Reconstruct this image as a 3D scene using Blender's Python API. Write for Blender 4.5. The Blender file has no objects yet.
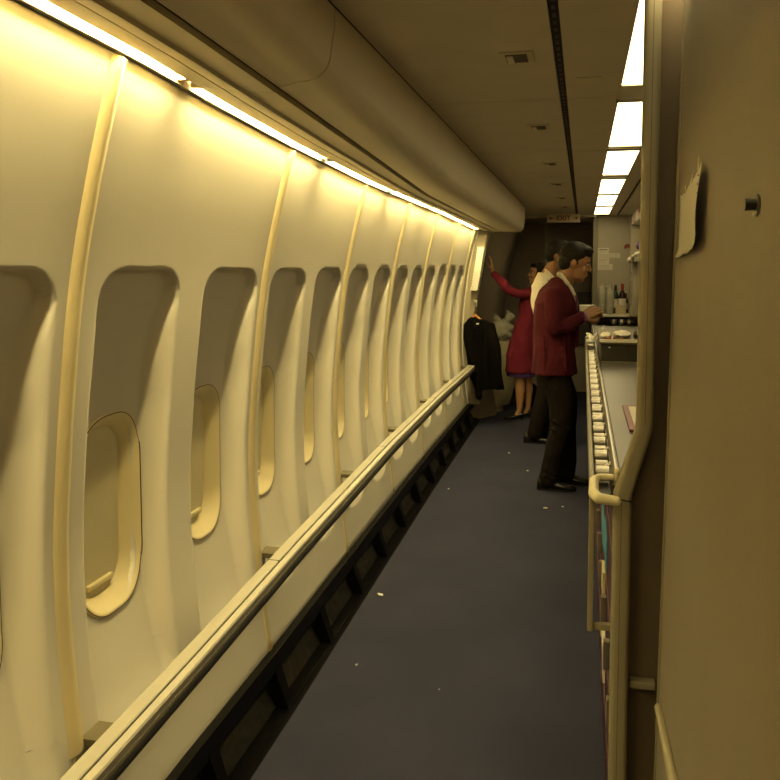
import bpy, bmesh, math, random
from mathutils import Vector, Matrix
random.seed(7)
C = bpy.context.scene.collection
pi = math.pi

# ------------------------------------------------------------------ materials
def mat(name, col, rough=.6, metal=0., bump=0., bscale=200., var=0., vscale=6., emit=None, estr=0., alpha=1., spec=.5, sheen=0.):
    m = bpy.data.materials.new(name); m.use_nodes = True
    nt = m.node_tree; b = nt.nodes['Principled BSDF']
    b.inputs['Base Color'].default_value = (*col, 1)
    b.inputs['Roughness'].default_value = rough
    b.inputs['Metallic'].default_value = metal
    b.inputs['Specular IOR Level'].default_value = spec
    b.inputs['Sheen Weight'].default_value = sheen
    tc = nt.nodes.new('ShaderNodeTexCoord')
    if var:
        n = nt.nodes.new('ShaderNodeTexNoise'); n.inputs['Scale'].default_value = vscale; n.inputs['Detail'].default_value = 5
        r = nt.nodes.new('ShaderNodeValToRGB')
        r.color_ramp.elements[0].position = .3; r.color_ramp.elements[1].position = .7
        r.color_ramp.elements[0].color = (*[max(0, c*(1-var)) for c in col], 1)
        r.color_ramp.elements[1].color = (*[min(1, c*(1+var)) for c in col], 1)
        nt.links.new(tc.outputs['Object'], n.inputs['Vector']); nt.links.new(n.outputs['Fac'], r.inputs['Fac'])
        nt.links.new(r.outputs['Color'], b.inputs['Base Color'])
    if bump:
        n = nt.nodes.new('ShaderNodeTexNoise'); n.inputs['Scale'].default_value = bscale; n.inputs['Detail'].default_value = 3
        bp = nt.nodes.new('ShaderNodeBump'); bp.inputs['Strength'].default_value = bump; bp.inputs['Distance'].default_value = .002
        nt.links.new(tc.outputs['Object'], n.inputs['Vector']); nt.links.new(n.outputs['Fac'], bp.inputs['Height'])
        nt.links.new(bp.outputs['Normal'], b.inputs['Normal'])
    if emit:
        b.inputs['Emission Color'].default_value = (*emit, 1); b.inputs['Emission Strength'].default_value = estr
    if alpha < 1: b.inputs['Alpha'].default_value = alpha
    return m

WARM = (1., .77, .32)
M = {}
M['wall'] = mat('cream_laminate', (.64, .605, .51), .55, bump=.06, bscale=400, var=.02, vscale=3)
M['strip'] = mat('yellowed_seam_plastic', (.60, .51, .29), .4, var=.06, vscale=8)
M['frame'] = mat('window_frame_plastic', (.70, .61, .36), .4)
M['blind'] = mat('blind_plastic', (.62, .56, .36), .45, bump=.05)
M['dark'] = mat('black_gap', (.006, .005, .005), .8)
M['dado'] = mat('dado_laminate', (.66, .61, .48), .55, bump=.06, var=.03, vscale=4)
M['rail'] = mat('cream_rail_plastic', (.40, .375, .30), .4)
M['railmetal'] = mat('rail_aluminium', (.50, .45, .33), .35, metal=.7)
M['raildark'] = mat('rail_side_dark', (.045, .04, .028), .45)
M['bracket'] = mat('bracket_metal', (.12, .10, .055), .5, metal=.2, bump=.2)
M['grille'] = mat('black_grille_plastic', (.008, .008, .008), .5, spec=.2)
M['duct'] = mat('dusty_duct', (.055, .052, .037), .9, var=.3, vscale=30)
M['bin'] = mat('bin_laminate', (.60, .53, .39), .5, bump=.12, bscale=350, var=.03)
M['valance'] = mat('valance_panel', (.52, .45, .30), .5, bump=.08, bscale=300)
M['ceil'] = mat('ceiling_laminate', (.52, .46, .35), .6, bump=.12, bscale=300, var=.04)
M['ventdark'] = mat('vent_recess', (.05, .03, .02), .6)
M['tube'] = mat('wash_light', (1, .9, .6), .5, emit=(1., .80, .34), estr=225)
M['panel_light'] = mat('ceiling_diffuser', (1, .95, .8), .5, emit=(1., .80, .40), estr=4.6)
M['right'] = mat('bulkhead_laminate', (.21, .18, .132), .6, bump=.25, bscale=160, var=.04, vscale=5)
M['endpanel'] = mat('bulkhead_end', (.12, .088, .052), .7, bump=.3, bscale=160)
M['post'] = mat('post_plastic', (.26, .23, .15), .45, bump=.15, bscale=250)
M['grey'] = mat('galley_laminate', (.46, .42, .32), .5, bump=.1, var=.04)
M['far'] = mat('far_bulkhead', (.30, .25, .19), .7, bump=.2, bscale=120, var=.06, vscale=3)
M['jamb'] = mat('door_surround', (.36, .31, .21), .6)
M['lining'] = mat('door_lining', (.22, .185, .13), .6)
M['paper'] = mat('white_paper', (.75, .71, .6), .8)
M['ink'] = mat('print_ink', (.06, .05, .05), .7)
M['signface'] = mat('sign_face', (.50, .42, .30), .5)
M['signred'] = mat('sign_red', (.18, .02, .01), .5)
M['steel'] = mat('brushed_steel', (.44, .41, .33), .28, metal=.85, bump=.1, bscale=500)
M['worktop'] = mat('worktop_metal', (.10, .095, .075), .38, metal=.35, bump=.1, bscale=300, var=.05)
M['blackbox'] = mat('black_enamel', (.02, .018, .014), .35)
M['oven'] = mat('dark_box', (.035, .03, .02), .4)
M['purple'] = mat('burgundy_trolley', (.040, .008, .034), .45)
M['gold'] = mat('gold_stripe', (.35, .2, .1), .4, metal=.5)
M['blue'] = mat('blue_label', (.06, .25, .36), .6)
M['ivory'] = mat('ivory_handle', (.72, .65, .40), .35)
M['menu'] = mat('burgundy_leather', (.16, .03, .05), .45)
M['redsign'] = mat('red_sticker', (.55, .07, .03), .5)
M['glassgreen'] = mat('green_glass', (.01, .04, .015), .12)
M['glassbrown'] = mat('dark_wine_glass', (.025, .008, .005), .12)
M['foil'] = mat('red_foil', (.3, .02, .01), .3)
M['cups'] = mat('clear_wrapped_cups', (.62, .62, .5), .25, alpha=.8)
M['plastic'] = mat('translucent_bag', (.6, .57, .46), .35, alpha=.55)
M['box'] = mat('cream_carton', (.55, .48, .28), .7)
M['white'] = mat('white_plastic', (.75, .72, .6), .5)
M['brown'] = mat('brown_food', (.25, .06, .03), .5)
M['lilac'] = mat('lilac_cloth', (.16, .07, .28), .8)
M['skin'] = mat('skin', (.29, .145, .065), .5, bump=.1, bscale=200)
M['skinw'] = mat('skin_light', (.36, .19, .09), .5)
M['hair'] = mat('black_hair', (.007, .0055, .004), .6, bump=1., bscale=90, spec=.2)
M['jacket'] = mat('burgundy_wool', (.058, .0065, .012), .9, bump=.4, bscale=350, spec=.15, var=.08, vscale=20)
M['jacketpink'] = mat('rose_wool', (.12, .011, .023), .9, bump=.4, bscale=350, spec=.15)
M['shirt'] = mat('white_shirt', (.68, .62, .5), .8, bump=.2, bscale=60)
M['trousers'] = mat('black_trousers', (.009, .006, .004), .85, bump=.4, bscale=40, spec=.12)
M['shoe'] = mat('black_leather', (.012, .010, .009), .22)
M['tie'] = mat('dark_tie', (.10, .03, .06), .6)
M['skirt'] = mat('purple_hem', (.045, .012, .09), .8)
M['coat'] = mat('black_coat', (.004, .0035, .003), .95, bump=.6, bscale=50, spec=.06)
M['wood'] = mat('orange_wood', (.5, .22, .05), .5)
M['bustle'] = mat('door_bustle_plastic', (.40, .35, .23), .55, var=.05)
M['lens'] = mat('spectacle_metal', (.05, .04, .04), .3)
M['eye'] = mat('eye', (.5, .45, .4), .3)

def carpet():
    m = bpy.data.materials.new('aisle_carpet'); m.use_nodes = True; nt = m.node_tree; b = nt.nodes['Principled BSDF']
    b.inputs['Roughness'].default_value = .9; b.inputs['Specular IOR Level'].default_value = .15
    tc = nt.nodes.new('ShaderNodeTexCoord')
    n = nt.nodes.new('ShaderNodeTexNoise'); n.inputs['Scale'].default_value = 2.2; n.inputs['Detail'].default_value = 6
    r = nt.nodes.new('ShaderNodeValToRGB')
    r.color_ramp.elements[0].color = (.022, .0235, .045, 1); r.color_ramp.elements[1].color = (.029, .030, .055, 1)
    r.color_ramp.elements[0].position = .35; r.color_ramp.elements[1].position = .65
    # sparse lint specks
    v = nt.nodes.new('ShaderNodeTexVoronoi'); v.inputs['Scale'].default_value = 3.2
    lt = nt.nodes.new('ShaderNodeMath'); lt.operation = 'LESS_THAN'; lt.inputs[1].default_value = .012
    mx = nt.nodes.new('ShaderNodeMixRGB'); mx.inputs['Color2'].default_value = (.4, .38, .34, 1)
    nf = nt.nodes.new('ShaderNodeTexNoise'); nf.inputs['Scale'].default_value = 500
    bp = nt.nodes.new('ShaderNodeBump'); bp.inputs['Strength'].default_value = .5; bp.inputs['Distance'].default_value = .003
    L = nt.links.new
    L(tc.outputs['Object'], n.inputs['Vector']); L(n.outputs['Fac'], r.inputs['Fac'])
    L(tc.outputs['Object'], v.inputs['Vector']); L(v.outputs['Distance'], lt.inputs[0])
    L(lt.outputs[0], mx.inputs['Fac']); L(r.outputs['Color'], mx.inputs['Color1']); L(mx.outputs['Color'], b.inputs['Base Color'])
    L(tc.outputs['Object'], nf.inputs['Vector']); L(nf.outputs['Fac'], bp.inputs['Height']); L(bp.outputs['Normal'], b.inputs['Normal'])
    return m
M['carpet'] = carpet()

# ------------------------------------------------------------------ helpers
class MB:
    def __init__(s): s.bm = bmesh.new()
    def face(s, pts):
        vs = [s.bm.verts.new(p) for p in pts]; return s.bm.faces.new(vs)
    def box(s, x0, x1, y0, y1, z0, z1, bev=0.):
        r = bmesh.ops.create_cube(s.bm, size=1)
        for v in r['verts']:
            v.co = Vector(((x0+x1)/2+v.co.x*(x1-x0), (y0+y1)/2+v.co.y*(y1-y0), (z0+z1)/2+v.co.z*(z1-z0)))
        if bev:
            es = list({e for v in r['verts'] for e in v.link_edges})
            bmesh.ops.bevel(s.bm, geom=es, offset=bev, segments=2, affect='EDGES', profile=.7)
        return s
    def hexa(s, b, t):   # b,t : 4 pts bottom, 4 pts top
        vb = [s.bm.verts.new(p) for p in b]; vt = [s.bm.verts.new(p) for p in t]
        n = len(b)
        s.bm.faces.new(vb[::-1]); s.bm.faces.new(vt)
        for i in range(n): s.bm.faces.new([vb[i], vb[(i+1) % n], vt[(i+1) % n], vt[i]])
        return s
    def loft(s, rings, cap=True, closed=True):
        R = [[s.bm.verts.new(p) for p in r] for r in rings]
        n = len(R[0])
        for a, b in zip(R, R[1:]):
            for i in range(n if closed else n-1):
                s.bm.faces.new([a[i], a[(i+1) % n], b[(i+1) % n], b[i]])
        if cap and closed:
            s.bm.faces.new(R[0][::-1]); s.bm.faces.new(R[-1])
        return s
    def ell(s, c, r, rot=None, seg=20, rings=12):
        q = bmesh.ops.create_uvsphere(s.bm, u_segments=seg, v_segments=rings, radius=1)
        for v in q['verts']:
            p = Vector((v.co.x*r[0], v.co.y*r[1], v.co.z*r[2]))
            if rot: p = rot @ p
            v.co = p+Vector(c)
        return s
    def cap(s, p0, r0, p1, r1, seg=16):
        p0 = Vector(p0); p1 = Vector(p1); d = (p1-p0); L = d.length
        if L < 1e-6: return s
        d /= L; a = d.orthogonal().normalized(); b = d.cross(a)
        rings = []
        for k in range(5):
            t = -pi/2+k*pi/2/5+.02; rings.append((p0+d*(r0*math.sin(t)), r0*math.cos(t)))
        rings += [(p0, r0), (p1, r1)]
        for k in range(1, 6):
            t = k*pi/2/5-.02; rings.append((p1+d*(r1*math.sin(t)), r1*math.cos(t)))
        s.loft([[c+a*(r*math.cos(2*pi*i/seg))+b*(r*math.sin(2*pi*i/seg)) for i in range(seg)] for c, r in rings])
        return s
    def chain(s, pts, seg=14):
        for (p, r), (q, t) in zip(pts, pts[1:]): s.cap(p, r, q, t, seg)
        return s
    def cyl(s, c, ax, r, h, seg=20, r2=None):
        ax = Vector(ax).normalized(); a = ax.orthogonal().normalized(); b = ax.cross(a); c = Vector(c)
        if r2 is None: r2 = r
        s.loft([[c+ax*t+a*(q*math.cos(2*pi*i/seg))+b*(q*math.sin(2*pi*i/seg)) for i in range(seg)] for t, q in ((-h/2, r), (h/2, r2))])
        return s
    def lathe(s, c, prof, seg=20):
        c = Vector(c)
        s.loft([[c+Vector((r*math.cos(2*pi*i/seg), r*math.sin(2*pi*i/seg), z)) for i in range(seg)] for r, z in prof]); return s
    def vell(s, secs, seg=28, cap=True):   # horizontal elliptical sections (z,xc,yc,rx,ry)
        s.loft([[(x+rx*math.cos(2*pi*i/seg), y+ry*math.sin(2*pi*i/seg), z) for i in range(seg)] for z, x, y, rx, ry in secs], cap); return s
    def build(s, name, m, parent=None, smooth=False, angle=None):
        bmesh.ops.recalc_face_normals(s.bm, faces=s.bm.faces)
        me = bpy.data.meshes.new(name); s.bm.to_mesh(me); s.bm.free()
        me.materials.append(m)
        if smooth or angle:
            for p in me.polygons: p.use_smooth = True
        o = bpy.data.objects.new(name, me); C.objects.link(o)
        if angle:
            me.set_sharp_from_angle(angle=math.radians(angle))
        if parent:
            o.parent = parent; o.matrix_parent_inverse = Matrix.Translation(-parent.location)
        return o
    def organic(s, name, m, parent, vox=.006, sm=6, fac=.6):
        o = s.build(name, m)
        md = o.modifiers.new('r', 'REMESH'); md.mode = 'VOXEL'; md.voxel_size = vox; md.use_smooth_shade = True
        ms = o.modifiers.new('s', 'SMOOTH'); ms.iterations = sm; ms.factor = fac
        dg = bpy.context.evaluated_depsgraph_get(); dg.update()
        me = bpy.data.meshes.new_from_object(o.evaluated_get(dg), depsgraph=dg)
        o.modifiers.clear(); old = o.data; o.data = me; bpy.data.meshes.remove(old); me.name = name
        if not me.materials: me.materials.append(m)
        for p in me.polygons: p.use_smooth = True
        if parent:
            o.parent = parent; o.matrix_parent_inverse = Matrix.Translation(-parent.location)
        return o

def wrinkle(o, amp, sc, st=(1, 1, 1)):
    from mathutils import noise
    vs = o.data.vertices; ns = [v.normal.copy() for v in vs]
    for v, n in zip(vs, ns):
        p = Vector((v.co.x*st[0], v.co.y*st[1], v.co.z*st[2]))*sc
        v.co += n*amp*(noise.noise(p)+.5*noise.noise(p*2.1)-abs(noise.noise(p*1.3))*.8)
def tag(o, label, cat, group=None):
    o['label'] = label; o['category'] = cat
    if group: o['group'] = group
    return o
def thing(name, loc, label, cat, group=None):
    o = bpy.data.objects.new(name, None); C.objects.link(o); o.location = loc; o.empty_display_size = .05
    bpy.context.view_layer.update()
    return tag(o, label, cat, group)
def struct(o, label=None, cat=None):
    o['kind'] = 'structure'
    if label: o['label'] = label
    if cat: o['category'] = cat
    return o
def interp(x, pts):
    if x <= pts[0][0]: return pts[0][1]
    for (a, u), (b, v) in zip(pts, pts[1:]):
        if x <= b: return u+(v-u)*(x-a)/(b-a)
    return pts[-1][1]
def sst(a, b, x):
    t = min(1, max(0, (x-a)/(b-a))); return t*t*(3-2*t)
def smooth_interp(x, pts):   # Catmull-Rom
    n = len(pts)
    if x <= pts[0][0]: return pts[0][1]
    if x >= pts[-1][0]: return pts[-1][1]
    for i in range(n-1):
        if x <= pts[i+1][0]:
            x0, y0 = pts[i]; x1, y1 = pts[i+1]
            m0 = (pts[i+1][1]-pts[i-1][1])/(pts[i+1][0]-pts[i-1][0]) if i > 0 else (y1-y0)/(x1-x0)
            m1 = (pts[i+2][1]-pts[i][1])/(pts[i+2][0]-pts[i][0]) if i < n-2 else (y1-y0)/(x1-x0)
            h = x1-x0; t = (x-x0)/h
            return (2*t**3-3*t*t+1)*y0+(t**3-2*t*t+t)*h*m0+(-2*t**3+3*t*t)*y1+(t**3-t*t)*h*m1

# ------------------------------------------------------------------ fuselage wall
PROF = [(.0, -1.0), (.2, -1.045), (.4, -1.073), (.58, -1.092), (.75, -1.105), (.92, -1.108), (1.09, -1.098), (1.33, -1.075), (1.54, -1.046), (1.765, -.996), (1.94, -.948), (2.0, -.930)]
def woff(Y): return interp(Y, [(1.2, .02), (2.0, .0), (2.64, 0), (3.67, -.014), (5.7, -.036), (9, -.04)])
def xw(z, Y): return smooth_interp(z, PROF)+woff(Y)
def ztop(Y): return interp(Y, [(1.0, 1.98), (1.6, 1.972), (2.6, 1.935), (3.67, 1.918), (5.7, 1.918), (8, 1.893), (9, 1.885)])
SEAM0, PITCH = 1.61, 1.03
YEND = 8.02
def warp(Y): return Y-interp(Y, [(1.355, .072), (1.61, .062), (1.87, .030), (2.3, 0)])
ARCH = 1.541
def wparam(k):   # window centre height, half width, half height
    return (.918, .146, .248) if k <= 0 else (.928, .140, .237)
def recess(z, Y, hole=True):
    k = round((Y-1.87)/.515); k = min((k-1, k, k+1), key=lambda q: abs(Y-warp(1.87+.515*q))); s = Y-warp(1.87+.515*k)
    if k*0.515+1.87 > YEND-.1: return 0.
    HW = .204
    a = abs(s)
    # top: superelliptic arch
    zc = ARCH-.13
    top = 1.
    if z > zc:
        d = ((max(0, a-(HW-.13))/.13)**2.6+((z-zc)/.13)**2.6)**(1/2.6)
        d_edge = (1-d)*.13            # metres inside the arch outline
        if a < HW-.13: d_edge = min(ARCH-z, HW-a)
        top = sst(0, .006, d_edge)
    if a >= HW: side = 0
    else:
        wid = .012+.060*sst(ARCH-.03, 1.38, z)-.026*sst(1.32, 1.16, z)     # crisp near the arch, soft lower down
        side = sst(0, wid, HW-a)
    # depth down the bay
    D = smooth_interp(z, [(.36, 0), (.42, .020), (.5, .040), (.62, .056), (.8, .072), (.95, .078), (1.15, .075), (1.3, .062), (1.45, .042), (1.56, .026), (1.6, .024)])
    if z < .36: return 0.
    zb = .36
    bot = 1.
    if z < .52:                                     # rounded lower end
        rr = .16; zz = zb+rr
        d = math.hypot(max(0, a-(HW-.16-.02))/.18, (zz-z)/rr)
        bot = sst(0, .10, (1-d))
    extra = 0.
    if hole:
        wz, wy, wh = wparam(k); qy = max(0, a-(wy-.008-.11)); qz = max(0, abs(z-wz)-(wh-.008-.11))
        extra = .06*sst(.114, .106, math.hypot(qy, qz))
    return D*top*side*bot+extra
def wall_patch(y0, y1, z0f, z1f, ny, zs):
    b = MB(); g = []
    for j in range(ny+1):
        Y = y0+(y1-y0)*j/ny
        z0, z1 = z0f(Y), z1f(Y)
        g.append([b.bm.verts.new((xw(z0+(z1-z0)*t, Y)-recess(z0+(z1-z0)*t, Y), Y, z0+(z1-z0)*t)) for t in zs])
    for a, c in zip(g, g[1:]):
        for i in range(len(zs)-1): b.bm.faces.new([a[i], c[i], c[i+1], a[i+1]])
    return b
def zsamples(z0, z1):
    zs = []; z = z0
    while z < z1-1e-6:
        zs.append(z); z += .002 if ARCH-.012 < z < ARCH+.002 else .0045 if ARCH-.14 < z < ARCH+.01 else (.0085 if z < ARCH else .02)
    zs.append(z1); return [(q-z0)/(z1-z0) for q in zs]
ZS = zsamples(.53, 1.93)
near_names = ['behind the camera', 'partly cut by the left edge of the photo', 'first full one from the camera', 'second full one from the camera', 'third full one from the camera', 'fourth full one from the camera', 'fifth full one from the camera', 'sixth full one from the camera', 'last one by the door']
K0 = -2
for k in range(K0, 7):
    y0 = warp(SEAM0+PITCH*k); y1 = min(warp(SEAM0+PITCH*(k+1)), YEND)
    if y1-y0 < .05: break
    n = max(6, int((y1-y0)/.0065))
    o = wall_patch(y0+.001, y1-.001, lambda Y: .53, lambda Y: ztop(Y), n, ZS).build('wall_left', M['wall'], smooth=True)
    struct(o, 'cream sidewall panel with two tall window bays, %s' % near_names[min(8, k-K0)], 'wall panel')
    n2 = max(6, int((y1-y0)/.015))
    o = wall_patch(y0+.0015, y1-.0015, lambda Y: .19, lambda Y: .53, n2, [i/30 for i in range(31)]).build('wall_left_lower', M['wall'], smooth=True)
    struct(o, 'cream lower sidewall panel below the rail, %s' % near_names[min(8, k-K0)], 'wall panel')
    # backing behind the seams
# seam strips (trim)
for k in range(K0, 7):
    Y = warp(SEAM0+PITCH*k)
    b = MB(); rings = []
    for i in range(60):
        z = .475+(ztop(Y)-.004-.475)*i/59
        x = xw(z, Y); w = .032; w2 = .022
        rings.append([(x-.004, Y-w, z), (x+.004, Y-w2, z), (x+.0105, Y-.004, z), (x+.0105, Y+.004, z), (x+.006, Y+w2, z), (x-.004, Y+w, z)])
    b.loft(rings)
    o = b.build('trim_%d' % (k-K0+1), M['strip'], angle=35)
    struct(o, 'yellowed vertical seam strip between two sidewall panels', 'trim')
    b = MB(); rings = []
    for i in range(12):
        z = .19+(.475-.19)*i/11; x = xw(z, Y)
        rings.append([(x-.004, Y-.017, z), (x+.004, Y-.013, z), (x+.004, Y+.013, z), (x-.004, Y+.017, z)])
    b.loft(rings)
    o = b.build('trim_%d' % (k-K0+21), M['strip'], angle=35)
    struct(o, 'yellowed seam strip low on the dado between two panels', 'trim')
# end trim of the sidewall
b = MB(); b.loft([[(xw(z, 8.02)-.09, 8.02, z), (xw(z, 8.02)+.012, 8.02, z), (xw(z, 8.05)+.012, 8.05, z), (xw(z, 8.05)-.09, 8.05, z)] for z in [.19+1.72*i/40 for i in range(41)]])
struct(b.build('trim_50', M['wall'], angle=35))

# windows
def rrect(cy, cz, hy, hz, r, n=10):
    pts = []
    for qx, qz, a0 in ((1, 1, 0), (-1, 1, pi/2), (-1, -1, pi), (1, -1, 3*pi/2)):
        for i in range(n+1):
            a = a0+i*pi/2/n
            pts.append((cy+qx*(hy-r)+r*math.cos(a), cz+qz*(hz-r)+r*math.sin(a)))
    return pts
wi = 0
for k in range(-4, 12):
    Yc = warp(1.87+.515*k)+(.016 if k == 0 else 0)
    if Yc > YEND-.1: break
    wi += 1
    zc, hy, hz = wparam(k)
    def X(z, y, d):
        return xw(z, Yc)-.0765+d
    def XO(z, y, d): return xw(z, y)-recess(z, y, False)+d
    w = thing('window_%d' % wi, (xw(zc, Yc)-.055, Yc, zc), 'x', 'window')
    del w['label']; del w['category']
    wn = {0: 'nearest one fully in view', 1: 'second one from the camera', 2: 'third one from the camera', 3: 'fourth one from the camera', 4: 'fifth one from the camera', 5: 'sixth one from the camera', 6: 'seventh one from the camera', 7: 'eighth one from the camera', 8: 'ninth one from the camera', 9: 'tenth one from the camera', 10: 'eleventh one from the camera', 11: 'last one before the door'}.get(k, 'cut off by the left edge of the photo')
    struct(w, 'oval cabin window with closed blind, ' + wn, 'window')
    # frame : outer lip -> sloping bevel -> inner edge
    rings = []
    for (sh, d, r) in ((.0085, -.004, .124), (.0055, .0045, .122), (.001, .0058, .12), (-.004, .004, .117)):
        rings.append([(XO(z, y, d), y, z) for y, z in rrect(Yc, zc, hy+sh, hz+sh, r)])
    for (sy, sz, d, r) in ((-.036, -.026, -.020, .090), (-.042, -.030, -.025, .086), (-.045, -.033, -.034, .084)):
        rings.append([(X(z, y, d), y, z) for y, z in rrect(Yc, zc, hy+sy, hz+sz, r)])
    b = MB(); b.loft(rings, cap=False); b.build('frame', M['frame'], w, angle=50)
    b = MB(); b.loft([[(XO(z, y, d), y, z) for y, z in rrect(Yc, zc, hy+sh, hz+sh, .124)] for sh, d in ((.0052, .0030), (.0052, .0058), (.0036, .0058), (.0036, .0030))], cap=False)
    b.build('frame_gap', M['ventdark'], w)
    b = MB(); ring = [(X(z, y, -.030), y, z) for y, z in rrect(Yc, zc, hy-.044, hz-.032, .085)]
    b.face(ring); bl = b.build('blind', M['blind'], w)
    b = MB(); b.box(0, 0.012, -.055, .055, -.008, .008, .004)
    for v in b.bm.verts: v.co = Vector((X(zc-hz+.062, Yc, -.030)+v.co.x, Yc+v.co.y, zc-hz+.062+v.co.z))
    b.build('blind_handle', M['frame'], bl, smooth=True)

# ------------------------------------------------------------------ cove: ledge, wash tubes, valance
GAP = [(-1.5, -.61), (1.3, -.684), (2.6, -.706), (4.2, -.787), (8.0, -.786), (9, -.785)]
def gapx(Y): return interp(Y, GAP)
def gapz(Y): return 1.54+interp(Y, [(-.5, .44), (1.3, .425), (2.6, .385), (4.2, .372), (8.0, .352)])
ys = [-.45+i*.15 for i in range(200) if -.45+i*.15 < 8.2]+[8.2]
def sweep(prof, ys, name, m, parent=None, angle=40, cap=True):
    b = MB(); b.loft([[(x, Y, z) for x, z in prof(Y)] for Y in ys], cap=cap); return b.build(name, m, parent, angle=angle)
def ledge(Y):
    x = xw(ztop(Y), Y); z = ztop(Y)
    return [(x-.05, z+.005), (x+.0125, z+.003), (x+.012, z+.012), (x+.004, z+.034), (x-.05, z+.034)]
struct(sweep(ledge, ys, 'trim_60', M['valance']), 'narrow cream ledge above the sidewall panels', 'trim')
def bed(Y):
    x = xw(ztop(Y), Y); z = ztop(Y)
    return [(x-.01, z+.038), (x+.06, z+.038), (x+.06, z+.046), (x-.01, z+.046)]
struct(sweep(bed, ys, 'trim_61', M['valance']))
tn = ['behind the camera', 'cut by the upper left corner', 'second in view from the camera', 'third in view from the camera', 'fourth in view from the camera', 'fifth in view from the camera', 'sixth in view from the camera', 'last by the far door']
for i, k in enumerate(range(-2, 6)):
    y0 = 1.83+1.14*k+.045; y1 = min(1.83+1.14*(k+1)-.045, 7.8)
    n = 8; rings = []
    for j in range(n+1):
        Y = y0+(y1-y0)*j/n; x = xw(ztop(Y), Y)+.024; z = ztop(Y)+.026
        rings.append([(x+.007*math.cos(a), Y, z+.007*math.sin(a)) for a in [2*pi*q/12 for q in range(12)]])
    t = thing('wash_light', (xw(ztop(y0), y0)+.024, (y0+y1)/2, ztop(y0)), 'long warm yellow wash light tube above the windows, %s' % tn[i], 'light', 'wash light tubes along the top of the sidewall')
    b = MB(); b.loft(rings); b.build('tube', M['tube'], t, smooth=True)
    for yy in (y0-.02, y1+.0):
        b = MB(); x = xw(ztop(yy), yy)+.024; b.box(x-.010, x+.012, yy, yy+.02, ztop(yy)+.010, ztop(yy)+.034); b.build('end_cap', M['valance'], t)
def val(Y):
    x = xw(ztop(Y), Y); z = ztop(Y); gx = gapx(Y)-.012; gz = gapz(Y)
    x0 = x+.036; L = gx-x0
    def lz(t): return z+.004+(gz-z-.004)*t
    p = [(x0, z+.010), (x0+L*.30, lz(.3)+.004), (x0+L*.305, lz(.3)+.007), (x0+L*.315, lz(.3)+.007), (x0+L*.32, lz(.32)+.004), (x0+L*.56, lz(.56)), (x0+L*.575, lz(.56)-.009), (x0+L*.62, lz(.6)-.009), (x0+L*.64, lz(.64)), (gx, lz(1)), (gx, lz(1)+.014), (x0+.03, z+.042), (x0, z+.038)]
    return p
b_y = [.70, 1.85, 2.97, 4.11, 5.25, 6.39]
cuts = [-.45]+b_y+[8.2]
for i, (a, c) in enumerate(zip(cuts, cuts[1:])):
    n = max(3, int((c-a)/.12))
    o = sweep(val, [a+.002+(c-a-.004)*j/n for j in range(n+1)], 'trim_%d' % (70+i), M['valance'], angle=25)
    struct(o, 'ridged valance panel under the bin beside the wash light, segment %d from the camera' % (i+1), 'trim')
# black gap backing
b = MB(); b.loft([[(gapx(Y)-.05, Y, gapz(Y)+.03), (gapx(Y)+.05, Y, gapz(Y)+.03)] for Y in [-.45+.2*i for i in range(43)]], closed=False)
struct(b.build('trim_90', M['dark']))

# ------------------------------------------------------------------ overhead bins
CEIL = 2.125
BEND = 8.04
def binprof(Y):
    gx, gz = gapx(Y)+.010, gapz(Y)+.002
    bx = -.624; bz = 1.54+interp(Y, [(-.5, .47), (1.39, .449), (1.93, .417), (3.67, .347), (8.04, .347)])-.004
    pts = [(gx, gz+.02), (gx, gz), (gx+.006, gz-.004)]
    for t in (.15, .3, .45, .6, .75, .9):
        x = gx+(bx-gx)*t
        z = gz-.004+(bz-gz+.004)*(1-(1-t)**1.25)
        pts.append((x, z))
    for a in (0, 15, 30, 45, 60, 75):
        a = math.radians(a); pts.append((bx+.01+.058*math.sin(a), bz+.058-.058*math.cos(a)))
    pts += [(-.548, bz+.11), (-.545, CEIL), (gx, CEIL)]
    return pts
def binsec(y0, y1, name, label):
    n = max(4, int((y1-y0)/.1)); ys_ = [y0+(y1-y0)*j/n for j in range(n+1)]
    t = thing(name, (-.62, (y0+y1)/2, 1.81), label, 'overhead bin', 'overhead bins')
    b = MB(); b.loft([[(x, Y, z) for x, z in binprof(Y)] for Y in ys_]); b.build('body', M['bin'], t, angle=35)
    return t
t = binsec(-.45, 1.80, 'overhead_bin', 'beige overhead bin section cut by the top edge of the photo')
t = binsec(1.806, BEND, 'overhead_bin', 'long beige overhead bin running to the rounded far end over the aisle')
for Y in (2.05, 3.0, 3.9, 4.6, 5.3):
    b = MB(); b.box(-.5575, -.5545, Y, Y+.004, 2.03, 2.06); b.build('latch_mark', M['valance'], t)
b = MB(); b.box(-.575, -.542, -.45, BEND, CEIL-.009, CEIL+.001)
struct(b.build('trim_91', M['dark']), 'black gap line where the bin meets the ceiling', 'trim')

# ------------------------------------------------------------------ ceiling
b = MB(); b.box(-1.3, 1.0, -.5, 10.6, CEIL+.002, CEIL+.05)
struct(b.build('ceiling', M['ceil']), 'low cream cabin ceiling of panels', 'ceiling')
cs = [-.45, .35, 1.63, 2.93, 4.22, 5.5, 6.78, 8.07, 9.3]  # ceiling seams, lights, outlets: earlier layout scaled outward about the camera, baked in
for i, (a, c) in enumerate(zip(cs, cs[1:])):
    for j, (x0, x1) in enumerate(((-.548, -.086), (-.062, .104))):
        b = MB(); b.box(x0, x1, a+.002, c-.002, CEIL-.008, CEIL+.002, .002)
        struct(b.build('ceiling_panel', M['ceil']), 'cream ceiling panel %s the dark seam, row %d from the camera' % (('left of', 'right of')[j], i+1), 'ceiling panel')
b = MB(); b.box(-.086, -.062, -.45, 9.3, CEIL-.002, CEIL+.001)
struct(b.build('trim_92', M['dark']), 'dark seam running down the middle of the ceiling', 'trim')
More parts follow.
